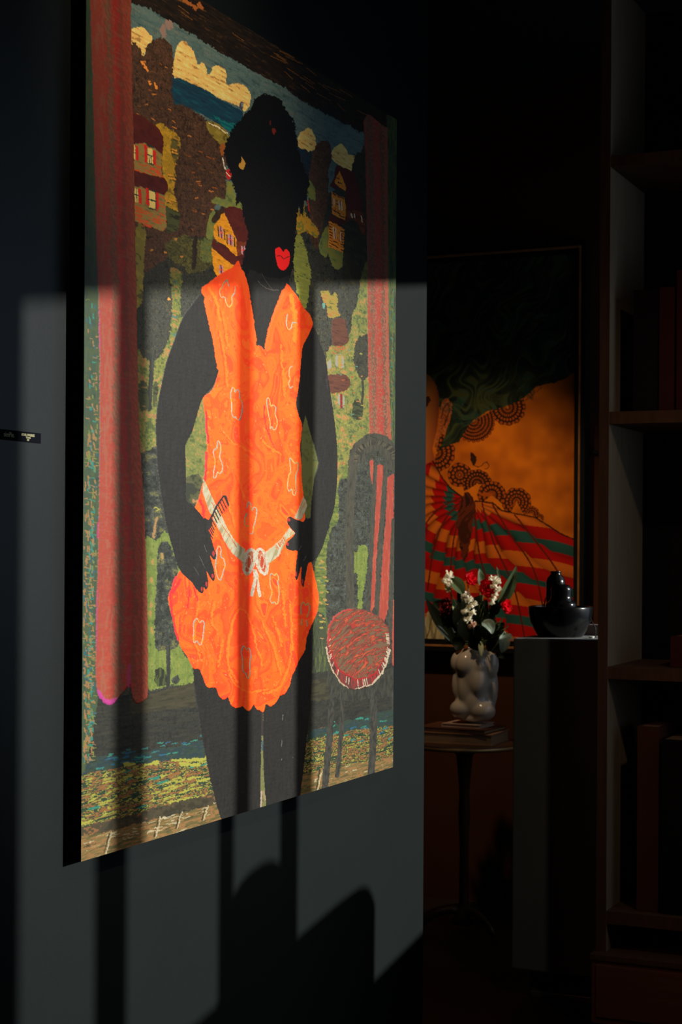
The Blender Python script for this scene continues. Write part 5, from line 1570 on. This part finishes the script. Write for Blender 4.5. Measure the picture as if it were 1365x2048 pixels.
floret_spike('tall white flower spike beside the largest red carnation', [pf(987, 1158, -.06), pf(995, 1164, -.06), pf(990, 1172, -.065), pf(996, 1180, -.06), pf(991, 1190, -.06), pf(987, 1199, -.06), pf(984, 1206, -.06)], M['petal_white'], 6, (.006, -.008), [7 * px1, 7 * px1, 7 * px1, 6.5 * px1, 6 * px1, 6 * px1, 5.5 * px1])
floret_spike('white flower spike trailing down the middle of the bouquet', [pf(932, 1192, -.105), pf(939, 1200, -.11), pf(949, 1209, -.11), pf(940, 1213, -.11), pf(931, 1222, -.11), pf(946, 1225, -.11), pf(937, 1238, -.11), pf(946, 1251, -.11)], [M['petal_white'], M['petal_peach']], 7, (-.004, -.01), [7.5 * px1, 7 * px1, 6 * px1, 5.5 * px1, 6.5 * px1, 6.5 * px1, 7 * px1, 7.2 * px1])
leaf('blade_leaf', 'long green blade leaf pointing up at the right of the bouquet', pf(998, 1212, -.03), pf(1033.5, 1132, -.03), 25 * px1, M['leaf'], (.010, 0, -.006), (.8, -1, .1), (.01, 0))
leaf('blade_leaf', 'thin pale leaf tip above the tall white spike', pf(1000, 1170, -.02), pf(993, 1132, -.02), 6 * px1, M['leaf'], (.006, 0, 0), (.8, -1, .1), (.006, .004))
leaf('blade_leaf', 'short pointed leaf above the largest red carnation', pf(962, 1172, -.02), pf(959.5, 1137, -.02), 17 * px1, M['leaf'], (.002, 0, 0), (.9, -.8, .2), (0, .004))
leaf('blade_leaf', 'broad dark green leaf between the left white spike and the pink carnation', pf(928, 1188, -.02), pf(902, 1153, -.02), 26 * px1, M['leaf'], (-.004, 0, .012), (.4, -1, .4), (-.006, .004))
leaf('broad_leaf', 'silver green leaf in the lower middle of the bouquet', pf(966, 1244, -.085), pf(985, 1268, -.095), 26 * px1, M['leaf_pale'], (.012, 0, .012), (.7, -.8, .5), (.004, -.008))
leaf('broad_leaf', 'pale veined leaf drooping over the right side of the vase', pf(1006, 1270, -.08), pf(1004, 1306, -.09), 24 * px1, M['leaf_pale'], (.012, -.01, .0), (.8, -.8, .3), (.012, -.004))
leaf('broad_leaf', 'small grey green leaf right of the drooping veined leaf', pf(1008, 1272, -.05), pf(1027, 1282, -.06), 15 * px1, M['leaf_pale'], (0, 0, .010), (.5, -.6, .7), (.01, 0))
leaf('broad_leaf', 'small bright leaf above the drooping veined leaf', pf(1004, 1276, -.07), pf(1010, 1262, -.07), 9 * px1, M['leaf_pale'], (.004, 0, .0), (.8, -.8, .3), (.01, -.002))
leaf('blade_leaf', 'cut pale green stalk hanging over the vase mouth', pf(962, 1284, -.075), pf(964, 1313, -.105), 11 * px1, M['stem_pale'], (.0, -.008, .004), (.6, -1, .2), (0, -.012), True, False)
leaf('blade_leaf', 'long dark drooping leaf reaching out to the left of the bouquet', pf(912, 1286, -.02), pf(851, 1196, -.05), 26 * px1, M['leaf_dark'], (-.004, 0, -.008), (.4, -1, .3), (-.012, 0))
rngl = random.Random(9)
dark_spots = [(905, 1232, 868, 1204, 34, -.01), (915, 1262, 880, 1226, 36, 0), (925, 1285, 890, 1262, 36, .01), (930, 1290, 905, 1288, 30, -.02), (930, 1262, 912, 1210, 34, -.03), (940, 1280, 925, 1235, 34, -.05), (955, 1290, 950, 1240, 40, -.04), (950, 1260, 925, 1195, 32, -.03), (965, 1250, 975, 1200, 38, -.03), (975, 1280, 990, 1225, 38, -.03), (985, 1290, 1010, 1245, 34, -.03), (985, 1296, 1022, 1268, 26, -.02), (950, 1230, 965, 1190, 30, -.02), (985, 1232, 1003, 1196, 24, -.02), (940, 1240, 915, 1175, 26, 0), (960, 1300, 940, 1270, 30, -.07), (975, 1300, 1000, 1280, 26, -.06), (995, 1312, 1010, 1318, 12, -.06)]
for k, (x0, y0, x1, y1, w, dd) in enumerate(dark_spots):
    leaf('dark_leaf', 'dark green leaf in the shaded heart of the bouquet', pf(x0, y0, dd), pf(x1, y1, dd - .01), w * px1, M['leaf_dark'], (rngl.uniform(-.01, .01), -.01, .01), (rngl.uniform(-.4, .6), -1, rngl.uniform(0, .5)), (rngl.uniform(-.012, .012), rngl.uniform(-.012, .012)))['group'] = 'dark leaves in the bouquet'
for k, (px, py, ln) in enumerate(((1000, 1236, 12), (1005, 1228, 12), (996, 1246, 14), (1012, 1248, 10), (990, 1240, 12), (964, 1208, 10), (968, 1216, 10), (960, 1202, 8))):
    leaf('small_leaf', 'tiny narrow green sprig leaf below the red carnations', pf(px, py + ln, -.05), pf(px + 4, py, -.06), 3.5 * px1, M['leaf'], (.003, 0, 0), (.8, -.8, .3), (.006, -.004), True, False, n=5)['group'] = 'sprig leaves in the bouquet'

# thin rail across the brown wall right of the portrait
r0, r1 = at(1172, 905, y=BACK_Y), at(1260, 902, y=BACK_Y)
struct(box('trim_1', r0.x - 0.02, 0.55, BACK_Y - 0.012, BACK_Y, r0.z - 0.006, r0.z + 0.006, M['book_black']))

# ------------------------------------------------------------------ furniture by the window, out of frame, that throws the low shadows
def by_window(o):
    o.location = WQ
    o.rotation_euler = (0, 0, WROT)
    return o


sofa = by_window(empty('sofa', (0, 0, 0)))
tag(sofa, 'charcoal sofa with its back to the slanting window', 'sofa')
DI = 0.26                                  # distance of the sofa back inside the window plane
du, dz = 0.23 * DI, -0.324 * DI
bm = bmesh.new()
zt_, ut = 1.137 + dz, 0.935 + du
out = [(-0.60, 0.12), (ut - 0.01, 0.12)]
for k in range(9):
    a = math.radians(-6 + 96 * k / 8)
    out.append((ut - 0.11 + 0.11 * math.cos(a), zt_ - 0.055 + 0.055 * math.sin(a)))
out += [(ut - 0.20, zt_ + 0.004), (-0.60, zt_ + 0.004)]
f0 = [bm.verts.new((u, DI - 0.045, z)) for u, z in out]
f1 = [bm.verts.new((u, DI + 0.045, z)) for u, z in out]
bm.faces.new(f0)
bm.faces.new(f1[::-1])
for k in range(len(out)):
    bm.faces.new((f0[k], f1[k], f1[(k + 1) % len(out)], f0[(k + 1) % len(out)]))
bmesh.ops.recalc_face_normals(bm, faces=bm.faces)
mesh_obj('back', bm, M['fabric'], sofa)
mesh_obj('seat', add_box(bmesh.new(), -0.6, ut, DI + 0.03, DI + 0.55, 0.12, 0.42, 0.02), M['fabric'], sofa)
for u in (-0.55, ut - 0.05):
    for d in (DI, DI + 0.5):
        mesh_obj('leg', tube_bm([(u, d, 0), (u, d, 0.13)], 0.018, 10), M['window_frame'], sofa)
cush = by_window(empty('cushion', (0, 0, 0)))
tag(cush, 'rounded charcoal cushion propped up above the sofa back', 'cushion')
bm = bmesh.new()
bmesh.ops.create_uvsphere(bm, u_segments=28, v_segments=16, radius=1)
uc, zc = 0.345 + du, 1.145 + dz
for v in bm.verts:
    x, y, zq = v.co
    sx = math.copysign(abs(x) ** .75, x)
    sz = math.copysign(abs(zq) ** .75, zq)
    v.co = (uc + 0.155 * sx, DI + 0.115 + 0.065 * y, zc + 0.01 + 0.185 * sz)
mesh_obj('pad', bm, M['fabric'], cush, True)
cab = empty('blocker', (0.52, 5.86, 0), 0)  # unseen, added to keep the sun off the vase below the flowers
tag(cab, 'unseen dark cabinet standing between the window and the round table', 'blocker')
box('carcass', -0.14, 0.14, -0.22, 0.22, 0.06, 1.29, M['blocker'], cab, 0.004)
box('door', -0.144, -0.14, -0.21, -0.002, 0.08, 1.27, M['blocker'], cab, 0.001)
box('door', -0.144, -0.14, 0.002, 0.21, 0.08, 1.27, M['blocker'], cab, 0.001)
box('toe_kick', -0.12, 0.12, -0.20, 0.20, 0, 0.06, M['window_frame'], cab)
